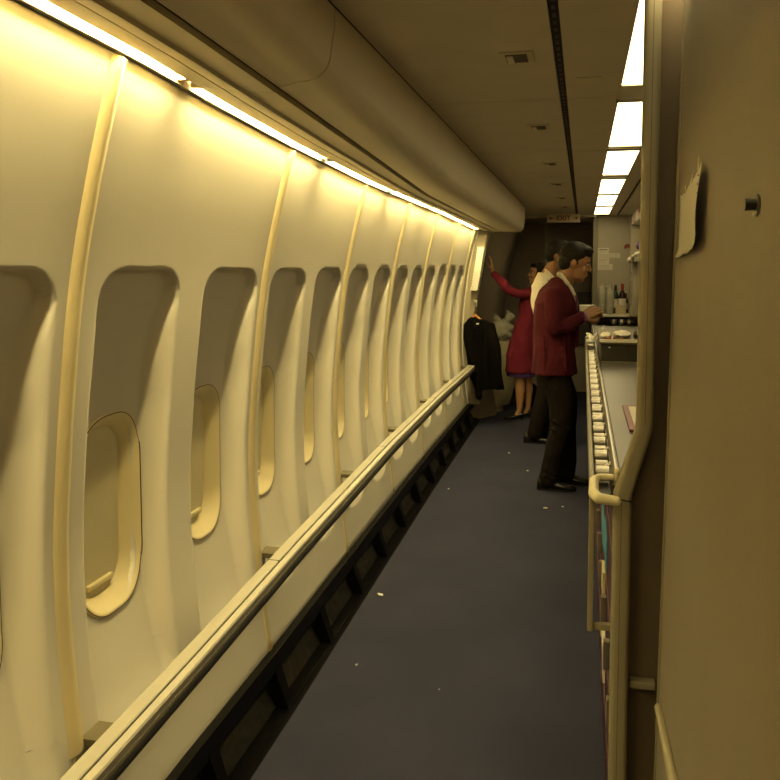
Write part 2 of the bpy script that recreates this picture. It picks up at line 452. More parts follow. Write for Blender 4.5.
b = MB()
for i in range(150): b.box(-.078, -.070, -.2+i*.06, -.165+i*.06, CEIL-.006, CEIL-.002)
struct(b.build('trim_93', M['ventdark']))
b = MB(); b.box(.268, .35, -.45, 9.5, CEIL-.008, CEIL+.002)
struct(b.build('ceiling_edge', M['ceil']), 'cream ceiling strip right of the lights', 'ceiling')
b = MB(); b.box(.35, .368, 1.95, 9.5, CEIL-.004, CEIL)
struct(b.build('trim_94', M['dark']))
b = MB(); b.box(.368, .9, 1.95, 9.5, CEIL-.012, CEIL+.001)
struct(b.build('ceiling_galley', M['grey']), 'ceiling strip over the galley', 'ceiling')
b = MB(); b.box(-1.2, .13, 9.3, 10.55, CEIL-.03, CEIL)
struct(b.build('ceiling_vestibule', M['ceil']), 'lower ceiling over the far door area', 'ceiling')

lf = [1.46, 2.76, 4.12, 5.36, 6.71, 7.94, 9.22]
ln = ['overhead behind the camera', 'nearest in view, cut by the top edge', 'second from the camera', 'third from the camera', 'fourth from the camera', 'fifth from the camera', 'farthest, by the galley end wall']
for i, yf in enumerate(lf):
    t = thing('ceiling_light', (.185, yf-.57, CEIL), 'bright warm rectangular ceiling light, %s' % ln[i], 'ceiling light', 'ceiling lights in a row over the galley edge')
    b = MB(); b.box(.109, .262, yf-1.08, yf, CEIL-.006, CEIL+.001)
    b.build('diffuser', M['panel_light'], t)
    b = MB()
    for x0, x1, y0, y1 in ((.104, .110, yf-1.09, yf+.01), (.261, .267, yf-1.09, yf+.01), (.104, .267, yf-1.09, yf-1.082), (.104, .267, yf+.002, yf+.01)):
        b.box(x0, x1, y0, y1, CEIL-.010, CEIL+.001)
    b.build('frame', M['ceil'], t)
vn = ['nearest', 'second nearest', 'third', 'fourth', 'fifth', 'farthest']
for i, Y in enumerate((2.33, 3.48, 4.71, 5.86, 7.02, 8.04)):
    t = thing('ceiling_outlet', (-.188, Y, CEIL-.008), 'small dark rectangular ceiling outlet left of the seam, %s from the camera' % vn[i], 'ceiling outlet', 'ceiling outlets in a row')
    b = MB(); b.box(-.230, -.14, Y-.062, Y+.062, CEIL-.012, CEIL-.007, .002); b.build('frame', M['valance'], t)
    b = MB(); b.box(-.215, -.157, Y-.042, Y+.042, CEIL-.0135, CEIL-.0118); b.build('recess', M['ventdark'], t)
    b = MB(); b.box(-.212, -.194, Y-.036, Y+.036, CEIL-.017, CEIL-.0133, .001); b.build('flap', M['bin'], t)
for i, (x, Y) in enumerate(((.006, 2.67), (.012, 5.5))):
    b = MB(); b.box(x-.04, x+.04, Y-.055, Y+.055, CEIL-.0105, CEIL-.008, .001)
    tag(b.build('ceiling_cover', M['valance']), 'flat blank cover plate on the ceiling %s' % ('nearest the camera right of the seam' if i == 0 else 'farther down the aisle right of the seam'), 'cover plate')

# exit sign
t = thing('exit_sign', (-.212, 9.1, 2.10), 'small pale sign reading EXIT with arrows hanging from the ceiling', 'sign')
b = MB(); b.box(-.386, -.039, 9.1, 9.135, 2.028, 2.118, .004); b.build('sign_board', M['signface'], t)
cu = bpy.data.curves.new('EXIT', 'FONT'); cu.body = 'EXIT'; cu.size = .074; cu.align_x = 'CENTER'; cu.align_y = 'CENTER'; cu.extrude = .0006; cu.offset = .0016
to = bpy.data.objects.new('EXIT', cu); C.objects.link(to); to.location = (-.212, 9.0985, 2.072); to.rotation_euler = (pi/2, 0, 0)
bpy.context.view_layer.update(); dg = bpy.context.evaluated_depsgraph_get()
me = bpy.data.meshes.new_from_object(to.evaluated_get(dg), depsgraph=dg); me.transform(to.matrix_world); bpy.data.objects.remove(to)
me.materials.clear(); me.materials.append(M['signred'])
o = bpy.data.objects.new('lettering', me); C.objects.link(o); o.parent = t; o.matrix_parent_inverse = Matrix.Translation(-t.location)
for s in (-1, 1):
    cx = -.212+s*.128; b = MB()
    b.hexa([(cx+s*.026, 9.0975, 2.072), (cx, 9.0975, 2.052), (cx, 9.0975, 2.092)], [(cx+s*.026, 9.0995, 2.072), (cx, 9.0995, 2.052), (cx, 9.0995, 2.092)])
    b.box(min(cx-s*.024, cx), max(cx-s*.024, cx), 9.0975, 9.0995, 2.067, 2.077); b.build('arrow', M['signred'], t)

# ------------------------------------------------------------------ floor, back wall
b = MB(); b.box(-1.25, 1.0, -.5, 10.6, -.05, 0)
struct(b.build('floor', M['carpet']), 'dark blue grey carpet of the aisle with a few specks of lint', 'floor')
b = MB(); b.box(-1.3, 1.0, -.55, -.5, -.05, 2.2)
struct(b.build('wall_back', M['far']))
for i, (x, y, s) in enumerate(((-.905, 3.70, .014), (-.83, 3.0, .005), (-.581, 6.85, .008), (-.383, 6.27, .008), (-.207, 5.31, .013), (-.89, 5.62, .006), (-.104, 5.36, .005))):
    b = MB()
    for q in range(4): b.ell((x+random.uniform(-s, s), y+random.uniform(-s, s), .002), (s*.6, s*.5, .003), seg=8, rings=5)
    tag(b.build('lint_scrap', M['paper'] if i != 4 else M['ceil']), ['white scrap of lint beside the black floor grille', 'tiny pale crumb on the carpet nearest the camera', 'pale crumb on the carpet left of the burgundy jacket man, farther one', 'pale crumb on the carpet just behind the heel of the black shoe', 'pale scuffed scrap on the carpet in front of the black shoes', 'tiny pale crumb on the carpet by the floor grille farther on', 'tiny pale crumb right beside the scuffed scrap'][i], 'lint')

# ------------------------------------------------------------------ rail and brackets
def railz(Y): return interp(Y, [(-.5, .44), (1.4, .505), (1.95, .525), (2.74, .562), (4.3, .600), (6, .612), (8.1, .612)])
def railx(Y): return interp(Y, [(1.4, -1.02), (2.74, -1.025), (4.3, -1.045), (6, -1.06), (8.1, -1.06)])
rt = thing('handrail', (-1.0, 3.5, .55), 'long cream and metal rail running along the sidewall below the windows', 'handrail')
ysr = [-.4+i*.15 for i in range(55)]+[7.84]
sweep(lambda Y: [(railx(Y), railz(Y)-.026), (railx(Y), railz(Y)-.003), (railx(Y)+.003, railz(Y)), (railx(Y)+.036, railz(Y)), (railx(Y)+.039, railz(Y)-.003), (railx(Y)+.039, railz(Y)-.026)], ysr, 'top_rail', M['rail'], rt)
sweep(lambda Y: [(railx(Y)+.039, railz(Y)-.026), (railx(Y)+.039, railz(Y)-.010), (railx(Y)+.044, railz(Y)-.010), (railx(Y)+.044, railz(Y)-.026)], ysr, 'groove', M['dark'], rt)
sweep(lambda Y: [(railx(Y)+.044, railz(Y)-.026), (railx(Y)+.044, railz(Y)-.004), (railx(Y)+.047, railz(Y)-.001), (railx(Y)+.064, railz(Y)-.004), (railx(Y)+.067, railz(Y)-.009), (railx(Y)+.067, railz(Y)-.026)], ysr, 'outer_rail', M['rail'], rt, angle=1)
sweep(lambda Y: [(railx(Y)+.010, railz(Y)-.062), (railx(Y)+.010, railz(Y)-.026), (railx(Y)+.070, railz(Y)-.026), (railx(Y)+.073, railz(Y)-.032), (railx(Y)+.066, railz(Y)-.040), (railx(Y)+.071, railz(Y)-.046), (railx(Y)+.066, railz(Y)-.062)], ysr, 'side_channel', M['raildark'], rt, angle=1)
for k in range(K0, 7):
    Y = warp(SEAM0+PITCH*k)+.02
    x0 = xw(railz(Y), Y)-.005; x1 = railx(Y)+.01; z = railz(Y)
    b = MB(); b.box(x0, x1, Y, Y+.075, z-.034, z-.016, .002); b.build('bracket', M['bracket'], rt)
for Y in (.98, 2.57, 4.2, 5.8, 7.2):
    b = MB(); b.box(railx(Y)-.001, railx(Y)+.0395, Y, Y+.005, railz(Y)-.02, railz(Y)+.0006); b.build('joint', M['dark'], rt)

# ------------------------------------------------------------------ floor grille (baseboard)
def gx(z, Y): return interp(z, [(0, -.965), (.06, -.985), (.2, -1.035)])+woff(Y)
GE = 8.25
b = MB()
ysg = [-.4+i*.2 for i in range(44)]; ysg = [y for y in ysg if y < GE]+[GE]
b.loft([[(gx(.2, Y)-.02, Y, .205), (gx(.2, Y)+.018, Y, .205), (gx(.2, Y)+.020, Y, .195), (gx(.15, Y)+.008, Y, .150), (gx(.15, Y)-.03, Y, .150)] for Y in ysg])
b.loft([[(gx(.03, Y)-.03, Y, 0.0), (gx(0, Y)+.012, Y, 0.0), (gx(.03, Y)+.010, Y, .022), (gx(.03, Y)-.03, Y, .03)] for Y in ysg])
k = 0; Y = 1.58-.5125*3
while Y < GE:
    b.hexa([(gx(0, Y)-.03, Y-.025, .0), (gx(0, Y)+.010, Y-.02, .0), (gx(0, Y)+.010, Y+.02, .0), (gx(0, Y)-.03, Y+.025, .0)],
           [(gx(.16, Y)-.03, Y-.035, .16), (gx(.16, Y)+.012, Y-.03, .16), (gx(.16, Y)+.012, Y+.03, .16), (gx(.16, Y)-.03, Y+.035, .16)])
    Y += .515
bb = b.build('baseboard_left', M['grille'])
struct(bb, 'black floor-level air grille with rectangular openings along the sidewall', 'grille')
b = MB(); b.loft([[(gx(.0, Y)-.03, Y, 0.005), (gx(.08, Y)-.035, Y, .05), (gx(.17, Y)-.075, Y, .19)] for Y in ysg], closed=False)
o = b.build('duct_back', M['duct'], bb)
b = MB()
Y = 1.58-.5125*3+.12
while Y < GE:
    for q in range(5): b.cap((gx(.1, Y)-.045, Y+q*.045, .135+random.uniform(-.01, .008)), .010, (gx(.1, Y)-.045, Y+q*.045+.03, .14), .012, 8)
    Y += .515
b.build('duct_lining', M['grille'], bb)

# ------------------------------------------------------------------ right bulkhead wall, end panel, post
def RXz(z): return .160+.0135*z  # bulkhead, post and worktop numbers: earlier ones scaled in toward the camera
RX = RXz(1.6)
def rwall(y0, y1, d0, d1, name, m):
    b = MB(); b.hexa([(RXz(0)-d0, y0, 0), (RXz(0)+d1, y0, 0), (RXz(0)+d1, y1, 0), (RXz(0)-d0, y1, 0)], [(RXz(CEIL)-d0, y0, CEIL), (RXz(CEIL)+d1, y0, CEIL), (RXz(CEIL)+d1, y1, CEIL), (RXz(CEIL)-d0, y1, CEIL)])
    return b.build(name, M[m])
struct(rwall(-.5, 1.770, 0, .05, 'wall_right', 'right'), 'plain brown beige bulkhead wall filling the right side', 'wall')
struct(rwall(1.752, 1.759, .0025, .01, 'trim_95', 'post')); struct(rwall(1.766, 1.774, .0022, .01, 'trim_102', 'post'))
b = MB(); b.hexa([(.087, 1.848, 0), (.087, 1.878, 0), (.087, 1.878, 1.06), (.135, 1.878, 1.21), (.135, 1.878, CEIL), (.135, 1.848, CEIL), (.135, 1.848, 1.21), (.087, 1.848, 1.06)][0:0] or [(.087, 1.848, 0), (.087, 1.848, 1.06), (.135, 1.848, 1.21), (.135, 1.848, CEIL), (.33, 1.848, CEIL), (.33, 1.848, 0)],
           [(.087, 1.878, 0), (.087, 1.878, 1.06), (.135, 1.878, 1.21), (.135, 1.878, CEIL), (.33, 1.878, CEIL), (.33, 1.878, 0)])
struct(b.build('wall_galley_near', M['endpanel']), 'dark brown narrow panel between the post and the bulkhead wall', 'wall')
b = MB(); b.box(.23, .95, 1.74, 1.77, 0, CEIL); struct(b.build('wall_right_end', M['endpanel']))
# post : rounded section, kinked at worktop height
rings = []
for z, x0, w in ((0, .074, .038), (.3, .073, .038), (.7, .071, .038), (1.045, .0715, .0385), (1.055, .072, .0385), (1.195, .1135, .035), (1.21, .1155, .034), (1.3, .116, .034), (1.6, .1155, .034), (CEIL, .1155, .034)):
    pts = []
    for qx, qy, a0 in ((1, 1, 0), (0, 1, pi/2), (0, 0, pi), (1, 0, 3*pi/2)):
        r = .011
        for i in range(6):
            a = a0+i*pi/10
            cx = x0+(w-r if qx else r); cy = 1.80+(.045-r if qy else r)
            pts.append((cx+r*math.cos(a), cy+r*math.sin(a), z))
    rings.append(pts)
b = MB(); b.loft(rings); pst = b.build('galley_post', M['post'], angle=28)
tag(pst, 'tall cream rounded galley corner post kinked at worktop height', 'post')
b = MB(); b.hexa([(.0705, 1.7985, 1.048), (.112, 1.7985, 1.041), (.112, 1.81, 1.041), (.0705, 1.81, 1.048)], [(.0705, 1.7985, 1.0505), (.112, 1.7985, 1.0435), (.112, 1.81, 1.0435), (.0705, 1.81, 1.0505)])
b.build('joint', M['dark'], pst)
b = MB(); b.box(.0875, .0887, 1.7992, 1.81, 0, 1.04); b.build('groove', M['endpanel'], pst)
b = MB(); b.box(.132, .1332, 1.7992, 1.81, 1.21, CEIL); b.build('groove', M['endpanel'], pst)
b = MB(); b.box(.114, .168, 1.822, 1.848, .622, .638, .004)
tag(b.build('panel_stop', M['post']), 'small beige stop block on the dark panel near the foot of the post', 'stop block')
b = MB(); b.chain([((.163, 1.70, .650), .008), ((.162, 1.41, .680), .009), ((.160, .8, .742), .010)])
tag(b.build('bumper_strip', M['post'], smooth=True), 'cream bumper strip sloping along the lower bulkhead wall', 'bumper strip')
# hook
HX, HY, HZ = RXz(1.607), .96, 1.607
t = thing('coat_hook', (HX, HY, HZ), 'black round coat hook on the bulkhead wall at the right', 'hook')
b = MB(); b.lathe((0, 0, 0), [(.003, 0), (.0155, .0), (.0168, .001), (.0155, .002), (.003, .0024)], 24)
for v in b.bm.verts: v.co = Vector((HX-v.co.z, HY+v.co.y, HZ+v.co.x*.75))
b.build('plate', M['blackbox'], t, angle=40)
b = MB(); b.cyl((HX-.007, HY, HZ+.001), (1, 0, 0), .0068, .013, 20, .006); b.build('knob', M['blackbox'], t, angle=40)
b = MB(); b.ell((HX-.003, HY-.004, HZ-.0095), (.0026, .004, .003)); b.build('screw', M['steel'], t, smooth=True)
# torn notice
t = thing('torn_notice', (RX, 1.5, 1.57), 'torn curling white notice with a dotted edge stuck on the bulkhead edge', 'notice')
b = MB(); nY, nZ = 14, 12; g = []
for i in range(nY+1):
    Y = 1.345+(1.69-1.345)*i/nY; row = []
    for j in range(nZ+1):
        u = j/nZ; z0 = 1.569-.010*(i/nY)+.0015*math.sin(i)
        z1 = 1.700-.022*(i/nY)+(random.uniform(-.006, .004) if j == nZ else 0)
        z = z0+(z1-z0)*u
        x = RXz(z)-.0015-.011*(1-i/nY)**2*(1+.3*math.sin(u*4))-.006*max(0, .12-u)/.12
        row.append(b.bm.verts.new((x, Y, z)))
    g.append(row)
for a, c in zip(g, g[1:]):
    for j in range(nZ): b.bm.faces.new([a[j], c[j], c[j+1], a[j+1]])
o = b.build('sheet', M['paper'], t, smooth=True); sd = o.modifiers.new('s', 'SOLIDIFY'); sd.thickness = .0005
b = MB()
for j in range(8): z = 1.588+j*.0135; b.ell((RXz(z)-.0128-.0008*math.sin(j*.5), 1.358, z), (.001, .0022, .0016), seg=8, rings=6)
b.build('punched_hole', M['ink'], t)
for (Y, z, l, a) in ((1.355, 1.690, .030, 1.35), (1.43, 1.686, .024, .7), (1.52, 1.680, .012, .3)):
    b = MB(); p = Vector((RX-.010, Y, z)); q = p+Vector((-.002, -l*math.cos(a), l*math.sin(a)*.7))
    b.hexa([p+Vector((0, 0, -.008)), p+Vector((0, .014, 0)), q], [p+Vector((-.0012, 0, -.008)), p+Vector((-.0012, .014, 0)), q+Vector((-.0012, 0, 0))])
    b.build('torn_tape', M['strip'], t)

# ------------------------------------------------------------------ galley
b = MB(); b.box(.86, .90, 1.87, 9.5, 0, CEIL); struct(b.build('wall_galley', M['grey']))
b = MB(); b.box(.155, .90, 9.5, 9.56, 0, CEIL-.012)
struct(b.build('wall_galley_end', M['grey']), 'beige galley end wall with paper notices on it', 'wall')
b = MB(); b.box(.103, .156, 9.46, 10.5, 0, CEIL, .006); struct(b.build('trim_96', M['post']), 'pale corner edge of the galley end wall', 'trim')
WT = 1.085
ct = thing('galley_counter', (.3, 4, 0), 'long galley worktop with metal edge and a row of round silver latches', 'counter')
b = MB(); b.box(.080, .86, 1.875, 6.7, 1.055, WT, .002); b.build('worktop', M['worktop'], ct)
b = MB(); b.box(.076, .082, 1.88, 6.7, 1.050, WT+.007, .0015); b.build('front_edge', M['steel'], ct)
b = MB(); b.box(.0865, .0885, 1.88, 6.7, WT+.0002, WT+.0015); b.build('groove', M['dark'], ct)
b = MB(); b.box(.022, .033, 1.86, 6.0, 1.018, 1.056, .003); b.build('nose_rail', M['post'], ct)
b = MB(); b.box(.022, .034, 1.87, 1.905, .72, 1.02, .003); b.box(.030, .090, 1.88, 1.895, .72, .735, .002); b.build('upright', M['post'], ct)
b = MB(); b.box(.033, .078, 1.93, 6.0, 1.005, 1.022); b.build('shelf_under_latches', M['blackbox'], ct)
b = MB(); b.box(.072, .082, 1.88, 6.7, 1.00, 1.056); b.build('fascia', M['blackbox'], ct)
Yl = 2.04
while Yl < 5.75:
    b = MB(); b.cyl((.0535, Yl, 1.044), (1, 0, 0), .0175, .031, 20); b.ell((.038, Yl, 1.044), (.003, .017, .017), seg=16, rings=6)
    o = b.build('latch', M['steel'], ct, angle=40)
    b = MB(); b.cap((.060, Yl+.030, 1.050), .005, (.072, Yl+.040, 1.060), .0045, 8); b.build('latch_lever', M['white'], o, smooth=True)
    b = MB(); b.cyl((.0535, Yl+.088, 1.042), (1, 0, 0), .0135, .029, 16); b.build('latch', M['steel'], ct, angle=40)
    Yl += .176
b = MB(); b.chain([((.076, 1.925, 1.063), .0080), ((.043, 1.918, 1.063), .0092), ((.032, 1.896, 1.061), .0103), ((.030, 1.795, 1.058), .0116), ((.040, 1.766, 1.056), .0116), ((.076, 1.768, 1.052), .0102)], 18)
o = b.organic('grab_handle', M['ivory'], None, .002, 4)
tag(o, 'chunky ivory D-shaped grab handle at the near end of the worktop', 'handle')
b = MB(); b.ell((.079, 1.832, 1.100), (.006, .008, .0085)); b.cyl((.079, 1.832, 1.09), (0, 0, 1), .004, .02)
tag(b.build('edge_knob', M['ivory'], smooth=True), 'small ivory knob beside the grab handle on the worktop edge', 'knob')
# trolleys
ordn = ['nearest the camera', 'second from the camera', 'third from the camera with tags and a label', 'fourth from the camera with a blue label', 'fifth from the camera', 'sixth from the camera', 'seventh from the camera', 'eighth from the camera', 'ninth from the camera', 'tenth from the camera', 'eleventh from the camera', 'twelfth from the camera']
for i in range(12):
    y0 = 1.925+i*.315; y1 = y0+.30
    t = thing('galley_trolley', (.35, (y0+y1)/2, 0), 'burgundy fronted galley trolley under the worktop, %s' % ordn[i], 'trolley', 'galley trolleys under the worktop')
    b = MB(); b.box(.100, .80, y0, y1, .065, .995, .005); b.build('body', M['steel'], t)
    b = MB(); b.box(.087, .101, y0+.006, y1-.006, .03, .985, .003); f = b.build('door', M['purple'], t)
    for z in (.20, .38, .56, .78):
        b = MB(); b.hexa([(.0858, y0+.01, z), (.0858, y1-.01, z+.012), (.0875, y1-.01, z+.012), (.0875, y0+.01, z)], [(.0858, y0+.01, z+.006), (.0858, y1-.01, z+.018), (.0875, y1-.01, z+.018), (.0875, y0+.01, z+.006)])
        b.build('gold_stripe', M['gold'], f)
    b = MB(); b.box(.070, .087, y0+.03, y0+.055, .44, .52, .003); b.build('latch_handle', M['steel'], f)
    if i == 3:
        b = MB(); b.box(.0838, .0868, y0+.01, y0+.29, .56, .67); b.build('blue_label', M['blue'], f)
    if i == 2:
        b = MB(); b.box(.0838, .0868, y0+.03, y0+.29, .60, .70); b.build('blue_label', M['blue'], f)
        b = MB(); b.box(.078, .0868, y0+.16, y0+.28, .46, .55, .0015); b.build('label_holder', M['box'], f)
        b = MB(); b.box(.072, .0868, y0+.06, y0+.14, .38, .48, .0015); b.build('card_bundle', M['strip'], f)
        b = MB(); b.hexa([(.080, y0+.0, .26), (.080, y0+.08, .25), (.086, y0+.08, .25), (.086, y0+.0, .26)], [(.076, y0+.0, .38), (.076, y0+.06, .40), (.086, y0+.06, .40), (.086, y0+.0, .38)]); b.build('paper_tag', M['paper'], f)
    for yy in (y0+.05, y1-.05):
        for xx in (.14, .74):
            b = MB(); b.cyl((xx, yy, .0325), (0, 1, 0), .0325, .02, 16); b.build('castor', M['blackbox'], t)
b = MB(); b.box(.085, .86, 5.72, 6.69, 0.0, 1.0); struct(b.build('trim_97', M['blackbox']))
b = MB(); b.box(.098, .104, 1.93, 5.72, 0.0, .05); struct(b.build('baseboard_galley', M['blackbox']))
# folder on worktop
t = thing('menu_folder', (.2, 2.55, WT), 'burgundy leather folder with a white sheet lying on the worktop', 'folder')
b = MB(); b.box(.133, .33, 2.36, 2.79, WT+.0005, WT+.008, .002); b.build('cover', M['menu'], t)
b = MB(); b.box(.150, .31, 2.40, 2.75, WT+.008, WT+.0095); b.build('sheet', M['paper'], t)
# dark box with tray on top
t = thing('galley_oven', (.17, 4.4, WT), 'dark fronted box unit standing on the middle of the worktop', 'galley box')
b = MB(); b.box(.0895, .30, 4.09, 4.95, WT+.002, 1.176, .003); b.build('body', M['oven'], t)
b = MB(); b.box(.093, .295, 4.084, 4.090, WT+.008, 1.170, .0015); b.build('front_panel', M['blackbox'], t)
b = MB(); b.ell((.130, 4.082, 1.160), (.005, .004, .004)); b.build('catch', M['white'], t, smooth=True)
b = MB(); b.box(.0895, .30, 4.080, 4.092, WT+.0016, WT+.007, .001); b.build('bottom_rail', M['steel'], t)
t2 = thing('serving_tray', (.19, 4.5, 1.177), 'pale serving tray on top of the dark box, full of packets', 'tray')
b = MB(); b.box(.083, .305, 4.07, 4.94, 1.177, 1.187, .003); b.build('base', M['bracket'], t2)
b = MB(); b.box(.083, .305, 4.068, 4.078, 1.185, 1.200, .002); b.build('lip', M['white'], t2)
TZ = 1.187
items = [('snack_packet', (.118, 4.30), (.028, .05, .016), 'white', 'white crumpled snack packet at the left of the serving tray', 'packet'),
 ('snack_packet', (.200, 4.38), (.044, .10, .018), 'paper', 'wide white packet at the right of the serving tray', 'packet'),
 ('bread_roll', (.128, 4.155), (.013, .02, .010), 'brown', 'leftmost reddish brown food piece near the tray lip', 'food'),
 ('bread_roll', (.158, 4.16), (.010, .014, .010), 'brown', 'middle reddish brown food piece near the tray lip', 'food'),
 ('bread_roll', (.188, 4.15), (.012, .014, .009), 'brown', 'rightmost reddish brown food piece near the tray lip', 'food'),
 ('dark_pouch', (.277, 4.34), (.024, .06, .022), 'blackbox', 'black pouch at the right end of the tray', 'pouch')]
for nm, (x, y), (a, c, h), m, lab, cat in items:
    b = MB(); b.ell((x, y, TZ+h*.8), (a, c, h), seg=24, rings=14)
    for v in b.bm.verts:
        v.co.z += .004*math.sin(v.co.x*240+v.co.y*30)*math.cos(v.co.y*120); v.co.x += .002*math.sin(v.co.y*160)
        v.co.z = max(v.co.z, TZ)
    tag(b.build(nm, M[m], smooth=True), lab, cat)
b = MB()
for q in range(7): b.ell((.052+.008*math.sin(q*2.1), 5.02+q*.045, 1.108+.010*(q % 3)), (.024, .045, .010), Matrix.Rotation(.5*math.sin(q*1.7), 3, 'Y'), 20, 10)
b.ell((.052, 5.15, 1.098), (.028, .14, .012))
o = b.organic('napkin_pile', M['paper'], None, .004, 1); tag(o, 'pile of crumpled napkins on the worktop edge below the hands of the standing man', 'napkins')
for i in range(3):
    b = MB(); x = .050+i*.012; b.chain([((x, 4.99, 1.112), .003), ((x+.022, 5.06, 1.135+.006*(i % 2)), .004), ((x+.055, 5.13, 1.165+.012*(i % 3)), .006)], 8)
    tag(b.build('cutlery', M['steel'] if i % 2 else M['paper'], smooth=True), ['wrapped cutlery set leaning up nearest the aisle', 'bare spoon leaning between two wrapped cutlery sets', 'wrapped cutlery set leaning up farthest from the aisle'][i], 'cutlery', 'cutlery leaning on the napkins')
# far shelf unit
b = MB(); b.box(.157, .49, 9.05, 9.5, 1.022, 1.045, .004); tag(b.build('galley_shelf', M['white']), 'white shelf on the galley end wall carrying bottles', 'shelf')
b = MB(); b.box(.157, .855, 8.9, 9.495, 0, .930, .004); tag(b.build('low_cabinet', M['blackbox']), 'dark low cabinet under the white bottle shelf', 'cabinet')
b = MB(); b.box(.157, .50, 9.47, 9.499, .932, 1.02); struct(b.build('trim_98', M['blackbox']))
for i, (x, s_) in enumerate(((.33, .037), (.41, .04), (.455+.03, .034))):
    b = MB(); b.lathe((x, 9.1, .9305), [(s_*.6, 0), (s_*.75, .02), (s_, .065), (s_*.9, .065), (s_*.65, .02), (s_*.5, .005)], 18)
    tag(b.build('small_bowl', M['steel'], smooth=True), ['small metal bowl at the left under the bottle shelf', 'middle small metal bowl under the bottle shelf', 'small metal bowl at the right under the bottle shelf'][i], 'bowl')
SZ = 1.0455
for i, (x, y, h) in enumerate(((.200, 9.2, .27), (.262, 9.36, .23), (.288, 9.16, .25))):
    t = thing('cup_stack', (x, y, SZ), ['tall stack of plastic cups in a bag, leftmost on the shelf', 'shorter stack of plastic cups behind the other two', 'stack of plastic cups in a bag beside the bottles'][i], 'cups', 'stacks of cups on the galley shelf')
    b = MB(); pr = [(.024, 0)]
    n = int(h/.017)
    for q in range(n): pr += [(.034, q*.017), (.039, q*.017+.012), (.035, q*.017+.0165)]
    pr.append((.024, h)); b.lathe((x, y, SZ), pr, 20); b.build('cups', M['cups'], t, smooth=True)
    b = MB(); b.lathe((x, y, SZ), [(.036, 0.001), (.043, .04), (.041, .1), (.045, .15), (.040, h), (.025, h+.02), (.010, h+.035), (.024, h+.055)], 14)
    for v in b.bm.verts: v.co.x += .004*math.sin(v.co.z*150+v.co.y*200); v.co.y += .004*math.cos(v.co.z*170)
    b.build('plastic_wrap', M['plastic'], t, smooth=True)
for i, (x, y, h, r, m, lab) in enumerate(((.352, 9.38, .31, .036, 'glassgreen', 'dark green wine bottle at the back of the galley shelf'), (.420, 9.28, .325, .040, 'glassbrown', 'dark wine bottle with a red foil neck behind the cream carton'), (.465, 9.42, .22, .022, 'glassbrown', 'short dark bottle at the right end of the shelf'))):
    t = thing('wine_bottle', (x, y, SZ), lab, 'bottle', 'bottles on the galley shelf')
    b = MB(); b.lathe((x, y, SZ), [(r*.8, 0), (r, .006), (r, h*.58), (r*.8, h*.68), (r*.38, h*.77), (r*.36, h*.86)], 20); b.build('glass_body', M[m], t, smooth=True)
    b = MB(); b.lathe((x, y, SZ), [(r*.38, h*.80), (r*.42, h*.84), (r*.42, h*.99), (r*.3, h)], 16); b.build('neck_foil', M['foil'] if i == 1 else M['glassbrown'], t, smooth=True)
    b = MB(); b.lathe((x, y, SZ), [(r*1.01, h*.2), (r*1.015, h*.21), (r*1.015, h*.5), (r*1.01, h*.51)], 20); b.build('bottle_label', M['paper'], t, smooth=True)
b = MB(); b.box(.345, .452, 9.09, 9.17, SZ, SZ+.10, .003); tag(b.build('carton', M['box']), 'small cream carton standing in front of the bottles', 'carton')
# notices
for i, (x0, x1, z0, z1, d, lab) in enumerate(((.160, .276, 1.703, 1.762, .0015, 'topmost short paper notice with a bold heading'), (.160, .396, 1.651, 1.703, .003, 'wide paper notice second from the top'), (.160, .280, 1.585, 1.650, .0015, 'third paper notice from the top'), (.160, .319, 1.520, 1.583, .003, 'lowest paper notice on the galley end wall'))):
    t = thing('notice', ((x0+x1)/2, 9.5, z0), lab, 'notice', 'notices on the galley end wall')
    b = MB(); b.box(x0, x1, 9.5-d, 9.4999, z0, z1); b.build('paper', M['paper'], t)
    b = MB(); zz = z1-.014
    while zz > z0+.008:
        e = x1-.010-random.uniform(0, .03); b.box(x0+.010, e, 9.5-d-.0008, 9.5-d+.0002, zz-(.007 if i == 0 and zz > z1-.018 else .002), zz); zz -= .015
    b.build('printed_lines', M['ink'], t)
# upper galley unit
UX = .492  # earlier coordinates of this unit scaled about the camera and written out
t = thing('galley_cupboard', (.7, 8.4, 1.1), 'beige overhead galley cupboard unit on the right with a red sticker', 'cupboard')
b = MB(); b.box(UX, .86, 6.9, 9.498, 1.99, 2.112); b.box(UX, .86, 6.9, 9.498, 1.60, 1.645); b.box(UX+.1, .86, 6.9, 9.498, 1.645, 1.99); b.box(UX, .86, 9.1, 9.498, 1.645, 1.99)
b.box(UX, .86, 8.75, 9.498, 1.048, 1.60); b.box(UX+.04, .86, 6.9, 8.75, 1.25, 1.60)
b.build('body', M['grey'], t)
for yy in (7.3, 7.9, 8.5, 9.15):
    b = MB(); b.box(UX-.006, UX, yy-.005, yy+.005, 1.05 if yy > 8.8 else 1.99, 2.11); b.build('door_edge', M['steel'], t)
b = MB(); b.box(UX-.002, UX, 7.6, 8.1, 2.03, 2.105); b.build('red_sticker', M['redsign'], t)
b = MB(); b.box(UX-.003, UX-.0015, 7.75, 7.95, 2.04, 2.09); b.build('sticker_symbol', M['ink'], t)
b = MB(); b.box(UX-.002, UX, 8.5, 8.8, 1.86+.14, 2.02); b.build('red_sticker', M['redsign'], t)
for z in (1.5, 1.40, 1.28, 1.18):
    b = MB(); b.ell((UX-.007, 8.85, z), (.010, .015, .010)); b.build('knob', M['steel'], t, smooth=True)
b = MB(); b.box(UX-.04, UX, 9.38, 9.44, 1.76, 1.80, .004); b.ell((UX-.045, 9.40, 1.77), (.012, .016, .022)); tag(b.build('wall_hook', M['brown']), 'small brown hook piece at the corner beside the galley end wall', 'hook')
b = MB(); b.ell((UX+.055, 8.5, 1.76), (.040, .11, .042), seg=20)
